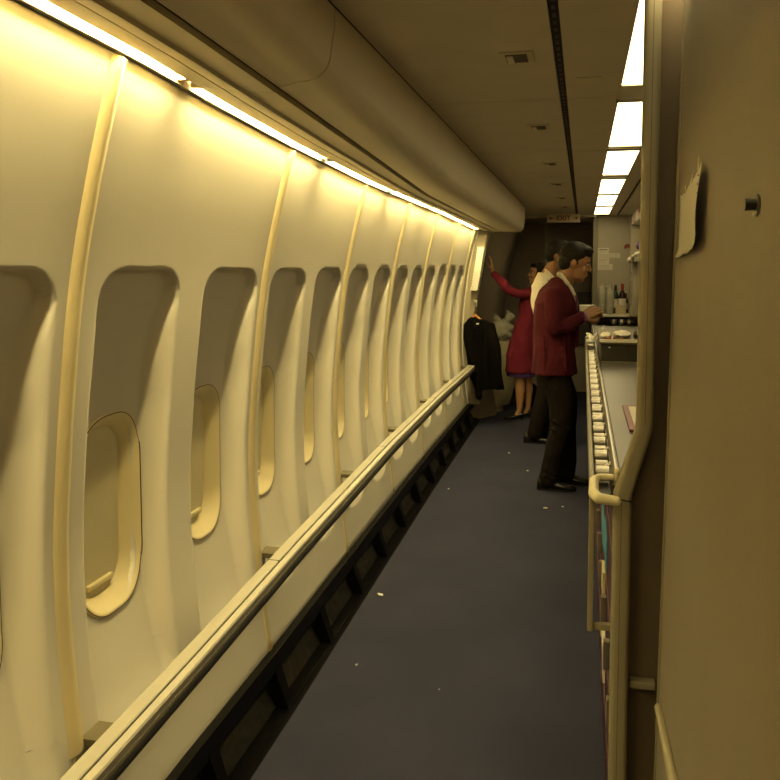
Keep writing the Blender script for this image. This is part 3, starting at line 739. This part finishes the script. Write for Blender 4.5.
for v in b.bm.verts: v.co.x += .006*math.sin(v.co.y*80)
tag(b.build('lilac_cloth', M['lilac'], smooth=True), 'lilac cloth bundle in the open galley locker', 'cloth')
b = MB(); b.ell((UX+.035, 8.35, 1.670), (.05, .22, .026), seg=24, rings=14); b.ell((UX-.025, 8.8, 1.622), (.028, .16, .030), seg=24, rings=14); b.ell((UX, 8.6, 1.65), (.035, .1, .022), seg=20)
for v in b.bm.verts: v.co.z += .006*math.sin(v.co.y*60+v.co.x*90)
tag(b.organic('towel', M['white'], None, .006, 2), 'crumpled white towel hanging over the locker edge', 'towel')

# ------------------------------------------------------------------ far end
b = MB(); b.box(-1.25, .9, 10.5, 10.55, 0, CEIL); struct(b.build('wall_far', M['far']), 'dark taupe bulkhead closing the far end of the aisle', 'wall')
b = MB(); b.box(-.458, -.448, 10.488, 10.5, .3, CEIL-.03); struct(b.build('trim_99', M['steel']), 'thin pale vertical seam on the far bulkhead', 'trim')
b = MB(); b.box(-.33, .10, 10.42, 10.5, .6, 1.25, .004); struct(b.build('trim_100', M['oven']))

# door surround and door lining on the left
b = MB(); b.loft([[(xw(z, 8)-.12, 8.05, z), (xw(z, 8)+.10, 8.05, z), (xw(z, 8)+.115, 8.07, z), (xw(z, 8)+.115, 8.17, z), (xw(z, 8)-.12, 8.17, z)] for z in [.20+1.75*i/40 for i in range(41)]])
struct(b.build('trim_101', M['jamb'], angle=35), 'curved beige door surround at the end of the sidewall', 'door surround')
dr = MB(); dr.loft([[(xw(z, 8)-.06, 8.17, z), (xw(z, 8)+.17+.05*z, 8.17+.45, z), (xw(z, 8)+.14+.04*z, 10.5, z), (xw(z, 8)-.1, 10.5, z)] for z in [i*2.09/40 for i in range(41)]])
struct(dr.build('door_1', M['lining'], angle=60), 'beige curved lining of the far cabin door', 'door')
# bustle
t = thing('door_bustle', (-.93, 8.95, 0), 'cream plastic door bustle low on the far door, behind the coat', 'door bustle')
b = MB(); b.vell([(.0, -.955, 8.93, .135, .14), (.05, -.955, 8.93, .13, .14), (.07, -.93, 8.95, .175, .16), (.2, -.92, 8.95, .20, .17), (.45, -.91, 8.96, .21, .18), (.68, -.91, 8.96, .21, .18), (.76, -.92, 8.96, .18, .16)], 32)
b.build('cover', M['bustle'], t, angle=50)
for x in (-1.02, -.955, -.89):
    b = MB(); b.box(x, x+.012, 8.785, 8.83, .09, .30, .003); b.build('rib', M['bustle'], t)
# plastic bag
b = MB(); b.ell((-.86, 8.90, .885), (.15, .12, .12), seg=40, rings=26); b.cap((-.90, 8.90, .98), .03, (-.93, 8.90, 1.03), .045); b.cap((-.80, 8.90, .97), .03, (-.76, 8.90, 1.04), .05)
for v in b.bm.verts:
    v.co += Vector((.018*math.sin(v.co.z*60+v.co.x*30), 0, .012*math.sin(v.co.x*70))); v.co.z = max(v.co.z, .762)
tag(b.build('plastic_bag', M['plastic'], smooth=True), 'crumpled translucent plastic bag resting behind the black coat', 'bag')
# dark holdall on floor
b = MB(); b.ell((-.60, 9.3, .14), (.14, .16, .14)); b.ell((-.40, 9.35, .11), (.17, .13, .11))
for v in b.bm.verts: v.co.z = max(.0, v.co.z+.01*math.sin(v.co.x*50))
tag(b.organic('holdall', M['coat'], None, .01, 4), 'low black bag on the floor beside the far bulkhead', 'bag')
# wall box
t = thing('wall_box', (-1.0, 8.0, 1.33), 'slim cream box fixed leaning on the wall end above the coat', 'wall box')
def lean(x, z): return x+(z-1.33)*.16-.0
b = MB(); b.loft([[(lean(x, z), y, z) for x, y in ((-1.055, 7.93), (-1.05, 7.90), (-.985, 7.90), (-.98, 7.905), (-.98, 8.04), (-1.055, 8.04))] for z in (1.325, 1.33, 1.73, 1.74)])
b.build('housing', M['wall'], t, angle=30)
b = MB(); b.loft([[(lean(x, z), y, z) for x, y in ((-.981, 7.93), (-.965, 7.93), (-.965, 8.04), (-.981, 8.04))] for z in (1.34, 1.72)])
b.build('side_panel', M['oven'], t)
b = MB()
for i in range(14): z = 1.36+i*.027; b.box(lean(-1.051, z), lean(-1.045, z), 7.896, 7.902, z, z+.010)
b.build('vent_slot', M['ventdark'], t)
# hook + hanger + coat
b = MB(); b.chain([((-1.02, 8.04, 1.20), .006), ((-1.02, 7.99, 1.19), .005), ((-1.02, 7.97, 1.15), .005), ((-1.02, 7.98, 1.11), .005)], 8)
b.box(-1.04, -1.0, 8.038, 8.05, 1.16, 1.23, .003)
tag(b.build('coat_peg', M['steel'], smooth=True), 'small metal peg on the door surround holding the coat hanger', 'peg')
t = thing('coat_hanger', (-1.0, 7.98, 1.05), 'orange wooden hanger inside the black coat', 'hanger')
b = MB(); b.chain([((-1.06, 7.98, 1.01), .010), ((-1.03, 7.98, 1.065), .012), ((-1.01, 7.98, 1.085), .013), ((-.985, 7.98, 1.06), .012), ((-.88, 7.98, .99), .010)], 10); b.build('shoulder_bar', M['wood'], t, smooth=True)
b = MB(); b.chain([((-1.02, 7.98, 1.09), .003), ((-1.02, 7.98, 1.13), .003), ((-1.01, 7.98, 1.14), .003)], 8); b.build('hook', M['steel'], t, smooth=True)
t = thing('hanging_coat', (-.95, 8.0, .5), 'black coat hanging by the end of the rail next to the far door', 'coat')
b = MB()
b.vell([(1.06, -1.0, 7.98, .05, .05), (1.03, -.98, 7.98, .11, .06), (.97, -.965, 7.98, .155, .075), (.85, -.95, 7.985, .17, .08), (.65, -.92, 7.985, .165, .085), (.48, -.90, 7.985, .165, .08), (.36, -.875, 7.985, .15, .075)], 36)
for v in b.bm.verts: v.co.y += .012*math.sin(v.co.x*60+v.co.z*3)
b.chain([((-.86, 7.95, .98), .05), ((-.80, 7.94, .75), .05), ((-.765, 7.94, .42), .045)])
b.chain([((-1.09, 7.96, .98), .04), ((-1.06, 7.93, .8), .045), ((-.98, 7.92, .50), .042), ((-.965, 7.93, .30), .035)])
wrinkle(b.organic('coat_body', M['coat'], t, .009, 3), .016, 7, (1, 1, .4))
b = MB(); b.chain([((-1.03, 7.915, 1.03), .012), ((-.98, 7.895, .95), .014), ((-.95, 7.895, .80), .008)], 8); b.chain([((-.96, 7.915, 1.04), .012), ((-.94, 7.895, .95), .014), ((-.945, 7.895, .80), .008)], 8); b.build('lapel', M['coat'], t, smooth=True)
b = MB(); b.box(-.99, -.965, 7.893, 7.90, 1.0, 1.012); b.build('neck_label', M['paper'], t)

# ------------------------------------------------------------------ people
def frame(c, f, up):
    f = Vector(f).normalized(); l = Vector(up).cross(f).normalized(); u = f.cross(l)
    R = Matrix((f, l, u)).transposed(); c = Vector(c)
    return (lambda p: c+R @ Vector(p)), R
def head(mb, c, f, up, s=1.):
    T, R = frame(c, f, up); q = lambda r: tuple(x*s for x in r); P = lambda p: T([x*s for x in p])
    mb.ell(P((-.008, 0, .025)), q((.098, .076, .100)), R, 28, 18)
    mb.ell(P((.030, 0, -.035)), q((.062, .058, .085)), R, 24, 16)
    mb.ell(P((.058, 0, -.095)), q((.028, .030, .024)), R)
    mb.ell(P((.035, .030, -.075)), q((.045, .022, .030)), R); mb.ell(P((.035, -.030, -.075)), q((.045, .022, .030)), R)
    mb.ell(P((.072, 0, .030)), q((.020, .048, .014)), R)
    mb.cap(P((.088, 0, .012)), .008*s, P((.107, 0, -.022)), .012*s, 12)
    for y in (.012, -.012): mb.ell(P((.098, y, -.028)), q((.010, .008, .008)), R)
    mb.ell(P((.088, 0, -.058)), q((.012, .024, .007)), R); mb.ell(P((.085, 0, -.070)), q((.011, .020, .007)), R)
    for y in (.038, -.038): mb.ell(P((.062, y, -.025)), q((.025, .020, .022)), R)
    for y in (.076, -.076):
        mb.ell(P((-.008, y, -.005)), q((.020, .010, .032)), R); mb.ell(P((-.004, y*.98, -.032)), q((.010, .008, .012)), R)
    return P, R, T
def eyes(P, R, s, par):
    for y in (.031, -.031):
        b = MB(); b.ell(P((.077, y, .008)), (.011*s, .013*s, .008*s), R, 14, 10); e = b.build('eye', M['eye'], par, smooth=True)
        b = MB(); b.ell(P((.0855, y, .008)), (.0035*s, .0055*s, .0055*s), R, 12, 8); b.build('iris', M['ink'], e, smooth=True)
        b = MB(); b.cap(P((.090, y-.014*s, .030)), .003*s, P((.086, y+.014*s, .031)), .003*s, 8); b.build('eyebrow', M['hair'], par, smooth=True)
def short_hair(P, R, s, par):
    b = MB(); q = lambda r: tuple(x*s for x in r)
    b.ell(P((-.022, 0, .048)), q((.100, .083, .092)), R, 28, 18)
    b.ell(P((-.055, 0, .0)), q((.062, .074, .075)), R); b.ell(P((.04, 0, .095)), q((.055, .062, .035)), R)
    b.ell(P((.065, -.015, .078)), q((.030, .045, .020)), R)
    b.cap(P((-.012, .074, .04)), .012*s, P((.012, .076, .0)), .007*s, 8); b.cap(P((-.012, -.074, .04)), .012*s, P((.012, -.076, .0)), .007*s, 8)
    for i in range(16):
        a = random.uniform(0, 2*pi); r = random.uniform(.1, .8)
        x, y = -.01+.085*r*math.cos(a), .07*r*math.sin(a); z = .045+.092*math.sqrt(max(0, 1-r*r*.9))
        b.cap(P((x, y, z-.004)), .012*s, P((x+.028, y+random.uniform(-.01, .01), z-.002)), .006*s, 6)
    return b.organic('hair', M['hair'], par, .004, 3)
def hand(mb, w, d, pn, s=1., curl=.9, side=1):
    """w wrist, d direction wrist->knuckles, pn palm normal, side=+1/-1 picks thumb side"""
    d = Vector(d).normalized(); pn = Vector(pn).normalized(); l = pn.cross(d).normalized()*side; w = Vector(w)
    kn = []
    for i, (o, L) in enumerate(((-.030, .070), (-.010, .078), (.011, .073), (.031, .058))):
        k = w+d*(.088*s-(.008 if i == 3 else 0))+l*(o*s); kn.append(k)
        mb.cap(w+d*.018*s+l*(o*.6*s), .015*s, k, .0115*s, 10)
        a = curl*.55; p = k; dirv = d.copy(); segs = (L*.45, L*.32, L*.23); r = .0098
        for j, sg in enumerate(segs):
            ang = a*(1+.25*j)
            dirv = (dirv*math.cos(ang)+pn*math.sin(ang)).normalized()
            n = p+dirv*sg*s; mb.cap(p, r*s, n, (r-.0012)*s, 10); p = n; r -= .0010
    t0 = w+d*.022*s-l*.028*s; t1 = t0+(d*.55-l*.62+pn*.45).normalized()*.042*s; t2 = t1+(d*.85-l*.1+pn*.5).normalized()*.030*s; t3 = t2+(d*.8+l*.2+pn*.5).normalized()*.022*s
    mb.cap(t0, .016*s, t1, .0125*s, 10); mb.cap(t1, .0125*s, t2, .011*s, 10); mb.cap(t2, .011*s, t3, .009*s, 10)
def shoe(x0, x1, y, par, z=0., h=.075, back=1):
    """shoe pointing to +x from heel x0 to toe x1"""
    L = x1-x0; b = MB(); P = lambda t, yy, zz: (x0+L*t, y+yy, z+zz)
    b.loft([[P(t, wy*math.cos(a), max(.012, hh*.5+hh*.5*math.sin(a))) for a in [2*pi*i/16 for i in range(16)]] for t, wy, hh in ((0, .02, .05), (.03, .033, .085), (.2, .038, .10), (.35, .040, .092), (.5, .043, .068), (.7, .048, .052), (.88, .042, .044), (.97, .026, .034), (1.0, .010, .024))])
    o = b.organic('shoe', M['shoe'], par, .005, 3)
    b = MB(); b.loft([[P(t, wy*sx, zz) for sx, zz in ((-1, 0), (1, 0), (1, .014), (-1, .014))] for t, wy in ((0, .022), (.05, .034), (.3, .038), (.5, .042), (.72, .049), (.9, .040), (1.0, .014))]); b.build('sole', M['shoe'], o)
    return o

# ---- man at the counter
Y0 = 5.85
t = thing('person', (-.16, Y0, 0), 'man in burgundy jacket and dark trousers at the galley counter holding a white box', 'person')
hc = (-.050, Y0, 1.574); hf = (.965, -.0, -.26); hu = (.26, 0, .965)
b = MB(); P, R, T = head(b, hc, hf, hu, 1.03)
b.cap((-.085, Y0, 1.52), .058, (-.150, Y0, 1.40), .064)
b.vell([(.85, -.17, Y0, .10, .14), (1.0, -.18, Y0, .10, .14), (1.25, -.18, Y0, .11, .16), (1.38, -.165, Y0, .09, .15), (1.43, -.15, Y0, .06, .08)])
LA = [((-.18, Y0-.16, 1.35), .045), ((-.165, Y0-.205, 1.13), .038), ((.0, Y0-.12, 1.205), .026)]
RA = [((-.17, Y0+.16, 1.35), .045), ((-.13, Y0+.20, 1.13), .038), ((.005, Y0+.12, 1.2), .026)]
b.chain(LA); b.chain(RA)
hand(b, (.002, Y0-.12, 1.207), (.82, .14, .50), (.0, .95, -.30), 1.0, .95, -1)
hand(b, (.008, Y0+.12, 1.2), (.9, -.2, .30), (.0, -.95, -.30), 1.0, .95, 1)
LL = [((-.165, Y0-.085, .88), .085), ((-.115, Y0-.085, .475), .052), ((-.215, Y0-.08, .08), .036)]
RL = [((-.155, Y0+.085, .88), .085), ((-.105, Y0+.08, .475), .052), ((-.085, Y0+.09, .08), .036)]
b.chain(LL); b.chain(RL)
b.organic('body', M['skin'], t, .0038, 2, .5)
eyes(P, R, 1.03, t); short_hair(P, R, 1.03, t)
b = MB()
b.vell([(.805, -.183, Y0, .160, .20), (.82, -.183, Y0, .163, .205), (.95, -.187, Y0, .152, .19), (1.08, -.195, Y0, .140, .178), (1.2, -.193, Y0, .143, .188), (1.3, -.190, Y0, .138, .195), (1.37, -.182, Y0, .118, .175), (1.42, -.168, Y0, .092, .125), (1.46, -.160, Y0, .068, .078), (1.475, -.158, Y0, .060, .064)], 36)
b.chain([((-.185, Y0-.165, 1.355), .066), ((-.185, Y0-.205, 1.23), .062), ((-.175, Y0-.215, 1.135), .060)]); b.chain([((-.175, Y0-.215, 1.135), .058), ((-.09, Y0-.18, 1.155), .054), ((-.004, Y0-.125, 1.20), .043)])
b.chain([((-.17, Y0+.165, 1.355), .066), ((-.13, Y0+.21, 1.135), .060), ((.0, Y0+.125, 1.19), .044)])
# creases
for (p, r, q, s_) in (((-.23, Y0-.235, 1.20), .012, (-.13, Y0-.25, 1.17), .008), ((-.22, Y0-.24, 1.14), .012, (-.12, Y0-.255, 1.13), .008), ((-.25, Y0-.20, 1.08), .012, (-.24, Y0-.18, .85), .010), ((-.12, Y0-.18, 1.08), .012, (-.10, Y0-.19, .85), .010)): b.cap(p, r, q, s_, 8)
b.chain([((-.145, Y0-.085, 1.45), .016), ((-.075, Y0-.07, 1.33), .020), ((-.035, Y0-.045, 1.17), .018), ((-.03, Y0-.03, 1.0), .014)], 10)
b.chain([((-.145, Y0+.085, 1.45), .016), ((-.075, Y0+.07, 1.33), .020), ((-.035, Y0+.045, 1.17), .018), ((-.03, Y0+.03, 1.0), .014)], 10)
jk = b.organic('jacket', M['jacket'], t, .0055, 4); wrinkle(jk, .012, 9, (1, 1, .55))
b = MB()
for s_ in (-1, 1): b.chain([((-.165, Y0, 1.500), .015), ((-.150, Y0+s_*.056, 1.492), .018), ((-.105, Y0+s_*.070, 1.435), .020), ((-.060, Y0+s_*.044, 1.360), .016)], 10)
b.vell([(1.18, -.075, Y0, .048, .03), (1.36, -.10, Y0, .052, .04)]) ; b.organic('shirt_collar', M['shirt'], t, .004, 2)
b = MB(); b.chain([((-.058, Y0, 1.375), .015), ((-.040, Y0, 1.30), .014), ((-.028, Y0, 1.15), .018)], 10); b.build('tie', M['tie'], t, smooth=True)
b = MB(); b.cyl((.012, Y0-.119, 1.208), (.8, .25, .32), .0370, .024, 20); b.build('cuff', M['lilac'], t, angle=40)
b = MB(); b.cyl((.014, Y0+.118, 1.202), (.85, -.2, .28), .0370, .022, 20); b.build('cuff', M['lilac'], t, angle=40)
b = MB(); b.vell([(.72, -.175, Y0, .105, .15), (.82, -.18, Y0, .112, .155), (.95, -.17, Y0, .12, .16), (1.0, -.17, Y0, .11, .15)])
b.chain([((-.18, Y0-.075, .84), .098), ((-.13, Y0-.085, .62), .096), ((-.120, Y0-.085, .47), .082), ((-.175, Y0-.082, .25), .074), ((-.213, Y0-.08, .075), .068)])
b.chain([((-.175, Y0+.075, .84), .098), ((-.12, Y0+.085, .62), .094), ((-.108, Y0+.085, .47), .08), ((-.10, Y0+.085, .25), .072), ((-.095, Y0+.09, .085), .066)])
for (p, q) in (((-.19, Y0-.16, .50), (-.06, Y0-.155, .44)), ((-.2, Y0-.155, .44), (-.09, Y0-.15, .40)), ((-.23, Y0-.14, .16), (-.15, Y0-.145, .12)), ((-.24, Y0-.14, .11), (-.16, Y0-.145, .09))): b.cap(p, .012, q, .008, 8)
wrinkle(b.organic('trousers', M['trousers'], t, .007, 3), .010, 9, (1, 1, .6))
shoe(-.290, -.020, Y0-.08, t); shoe(-.17, .075, Y0+.12, t)
# white box held
t3 = thing('white_box', (.06, Y0, 1.24), 'white open box held in the hands of the man at the counter', 'box')
b = MB(); b.box(-.02, .085, Y0-.055, Y0+.06, 1.236, 1.285, .004); b.build('carton', M['white'], t3)
b = MB(); b.box(-.015, .035, Y0-.06, Y0-.055, 1.215, 1.245, .002); b.build('lilac_band', M['lilac'], t3)

# ---- second man in white shirt
Y0 = 7.4
t = thing('person', (-.33, Y0, 0), 'man in a white shirt mostly hidden behind the man in the burgundy jacket', 'person')
b = MB(); P, R, T = head(b, (-.205, Y0, 1.642), (.93, -.10, -.18), (.1, 0, .99), 1.03)
b.cap((-.245, Y0, 1.575), .058, (-.315, Y0, 1.45), .062)
b.vell([(.85, -.27, Y0, .10, .13), (1.1, -.29, Y0, .10, .14), (1.3, -.315, Y0, .1, .15), (1.42, -.32, Y0, .08, .14), (1.47, -.325, Y0, .055, .07)])
b.chain([((-.32, Y0-.16, 1.38), .045), ((-.28, Y0-.2, 1.13), .038), ((-.06, Y0-.12, 1.14), .026)]); b.chain([((-.31, Y0+.16, 1.38), .045), ((-.26, Y0+.2, 1.13), .038), ((-.05, Y0+.12, 1.14), .026)])
hand(b, (-.06, Y0-.12, 1.14), (1, .1, -.1), (0, .6, -.8), 1., .6, -1); hand(b, (-.05, Y0+.12, 1.14), (1, -.1, -.1), (0, -.6, -.8), 1., .6, 1)
b.chain([((-.28, Y0-.08, .88), .085), ((-.30, Y0-.09, .47), .052), ((-.40, Y0-.09, .08), .036)]); b.chain([((-.26, Y0+.08, .88), .085), ((-.22, Y0+.09, .47), .052), ((-.29, Y0+.09, .08), .036)])
b.organic('body', M['skin'], t, .0055, 3); eyes(P, R, 1.03, t); short_hair(P, R, 1.03, t)
b = MB(); b.vell([(.88, -.265, Y0, .12, .16), (1.0, -.27, Y0, .115, .16), (1.15, -.30, Y0, .125, .17), (1.27, -.318, Y0, .128, .18), (1.38, -.325, Y0, .115, .17), (1.44, -.328, Y0, .085, .12), (1.50, -.325, Y0, .062, .068)], 32)
b.chain([((-.325, Y0-.16, 1.385), .06), ((-.28, Y0-.205, 1.13), .052), ((-.09, Y0-.13, 1.135), .04)]); b.chain([((-.31, Y0+.16, 1.385), .06), ((-.26, Y0+.205, 1.13), .052), ((-.08, Y0+.13, 1.135), .04)])
b.chain([((-.33, Y0-.02, 1.53), .012), ((-.30, Y0-.07, 1.51), .014), ((-.24, Y0-.05, 1.45), .014)], 8)
wrinkle(b.organic('shirt', M['shirt'], t, .007, 3), .010, 9)
b = MB(); b.vell([(.74, -.27, Y0, .12, .15), (.85, -.27, Y0, .13, .165), (.96, -.265, Y0, .122, .162)])
b.chain([((-.28, Y0-.08, .84), .11), ((-.295, Y0-.09, .47), .085), ((-.39, Y0-.09, .08), .07)]); b.chain([((-.26, Y0+.08, .84), .11), ((-.23, Y0+.09, .47), .085), ((-.29, Y0+.09, .08), .07)])
b.organic('trousers', M['trousers'], t, .009, 3)
shoe(-.49, -.23, Y0-.09, t); shoe(-.36, -.10, Y0+.09, t)

# ---- woman reaching to the wall
Y0 = 8.45
t = thing('person', (-.6, Y0, 0), 'woman with bobbed hair and spectacles in a rose burgundy coat reaching to the wall', 'person')
b = MB(); P, R, T = head(b, (-.435, Y0, 1.478), (-.93, -.32, .10), (.06, 0, .99), .95)
b.cap((-.42, Y0, 1.42), .046, (-.45, Y0, 1.31), .052)
b.vell([(.55, -.6, Y0, .12, .12), (.8, -.58, Y0, .13, .13), (1.0, -.53, Y0, .1, .12), (1.2, -.50, Y0, .1, .13), (1.3, -.48, Y0, .07, .12), (1.34, -.47, Y0, .05, .06)])
b.chain([((-.515, Y0-.125, 1.285), .030), ((-.62, Y0-.155, 1.285), .026), ((-.71, Y0-.17, 1.325), .024), ((-.875, Y0-.17, 1.50), .022)])
hand(b, (-.878, Y0-.17, 1.51), (-.12, .05, .99), (-.95, .1, -.15), .98, .25, 1)
b.chain([((-.47, Y0+.14, 1.27), .038), ((-.46, Y0+.18, 1.02), .033), ((-.56, Y0+.16, .85), .022)]); hand(b, (-.56, Y0+.16, .85), (-.3, 0, -.9), (-.6, -.6, 0), .92, .6, 1)
b.chain([((-.60, Y0-.05, .60), .075), ((-.605, Y0-.05, .42), .050), ((-.60, Y0-.05, .30), .050), ((-.605, Y0-.05, .10), .026), ((-.63, Y0-.05, .05), .026)])
b.chain([((-.56, Y0+.07, .60), .075), ((-.54, Y0+.07, .42), .050), ((-.53, Y0+.07, .30), .050), ((-.53, Y0+.07, .10), .026), ((-.56, Y0+.07, .05), .026)])
b.organic('body', M['skinw'], t, .0045, 2, .5); eyes(P, R, .95, t)
b = MB(); q = .95
b.ell(P((-.025, 0, .045)), (.098*q, .086*q, .088*q), R, 24, 16); b.ell(P((-.045, 0, -.03)), (.062*q, .085*q, .10*q), R, 24, 16)
b.ell(P((.002, .072, -.03)), (.052*q, .018*q, .10*q), R); b.ell(P((.002, -.072, -.03)), (.050*q, .018*q, .10*q), R); b.ell(P((.05, 0, .085)), (.045*q, .062*q, .028*q), R)
b.organic('hair', M['hair'], t, .005, 3)
b = MB()
for y in (.032, -.032):
    pts = [(P((.100, y+.026*math.cos(a), .006+.018*math.sin(a))), .0018) for a in [2*pi*i/14 for i in range(15)]]; b.chain(pts, 6)
b.cap(P((.100, .006, .008)), .0015, P((.100, -.006, .008)), .0015, 6); b.cap(P((.100, -.058, .01)), .0015, P((0, -.082, .01)), .0015, 6)
b.build('spectacles', M['lens'], t, smooth=True)
b = MB(); b.vell([(.485, -.605, Y0, .155, .17), (.50, -.605, Y0, .158, .172), (.65, -.60, Y0, .155, .17), (.8, -.575, Y0, .15, .165), (.95, -.545, Y0, .128, .15), (1.08, -.52, Y0, .115, .145), (1.2, -.50, Y0, .12, .155), (1.28, -.49, Y0, .105, .145), (1.33, -.475, Y0, .07, .09), (1.355, -.47, Y0, .056, .062)], 32)
b.chain([((-.47, Y0+.14, 1.275), .052), ((-.46, Y0+.185, 1.02), .046), ((-.55, Y0+.165, .88), .038)])
b.chain([((-.515, Y0-.125, 1.285), .056), ((-.62, Y0-.155, 1.285), .052), ((-.71, Y0-.17, 1.325), .048), ((-.862, Y0-.17, 1.485), .036)])
wrinkle(b.organic('coat', M['jacketpink'], t, .007, 3), .012, 8, (1, 1, .6))
b = MB(); b.vell([(.445, -.60, Y0, .145, .155), (.49, -.60, Y0, .148, .16)], 32); b.build('skirt_hem', M['skirt'], t, smooth=False)
for x, yy in ((-.60, -.05), (-.53, .07)):
    b = MB(); b.loft([[(x+.03-L*.20, Y0+yy+w*math.cos(a), max(.004, z0+h*.5+h*.5*math.sin(a))) for a in [2*pi*i/14 for i in range(14)]] for L, w, h, z0 in ((0, .020, .05, .03), (.15, .027, .05, .025), (.45, .030, .035, .012), (.7, .034, .028, .003), (.93, .026, .024, .002), (1.0, .008, .015, .002))])
    b.cyl((x+.018, Y0+yy, .02), (0, 0, 1), .010, .04, 10)
    b.organic('shoe', M['shoe'], t, .005, 2)

# ------------------------------------------------------------------ world, camera
w = bpy.data.worlds.new('World'); bpy.context.scene.world = w; w.use_nodes = True
w.node_tree.nodes['Background'].inputs[0].default_value = (.02, .018, .012, 1)
w.node_tree.nodes['Background'].inputs[1].default_value = .2

F = 826.; PSI = .2289938; TH = .0701028; CY = 326.
cam = bpy.data.cameras.new('camera'); co = bpy.data.objects.new('camera', cam); C.objects.link(co)
cam.sensor_fit = 'HORIZONTAL'; cam.sensor_width = 36; cam.lens = F/780*36; cam.clip_start = .02
cam.shift_y = -(390-CY)/780
co.location = (0, 0, 1.54)
co.rotation_euler = (pi/2-TH, 0, PSI)
sc = bpy.context.scene; sc.camera = co
sc.view_settings.view_transform = 'Standard'; sc.view_settings.look = 'None'; sc.view_settings.exposure = .62; sc.view_settings.gamma = 1
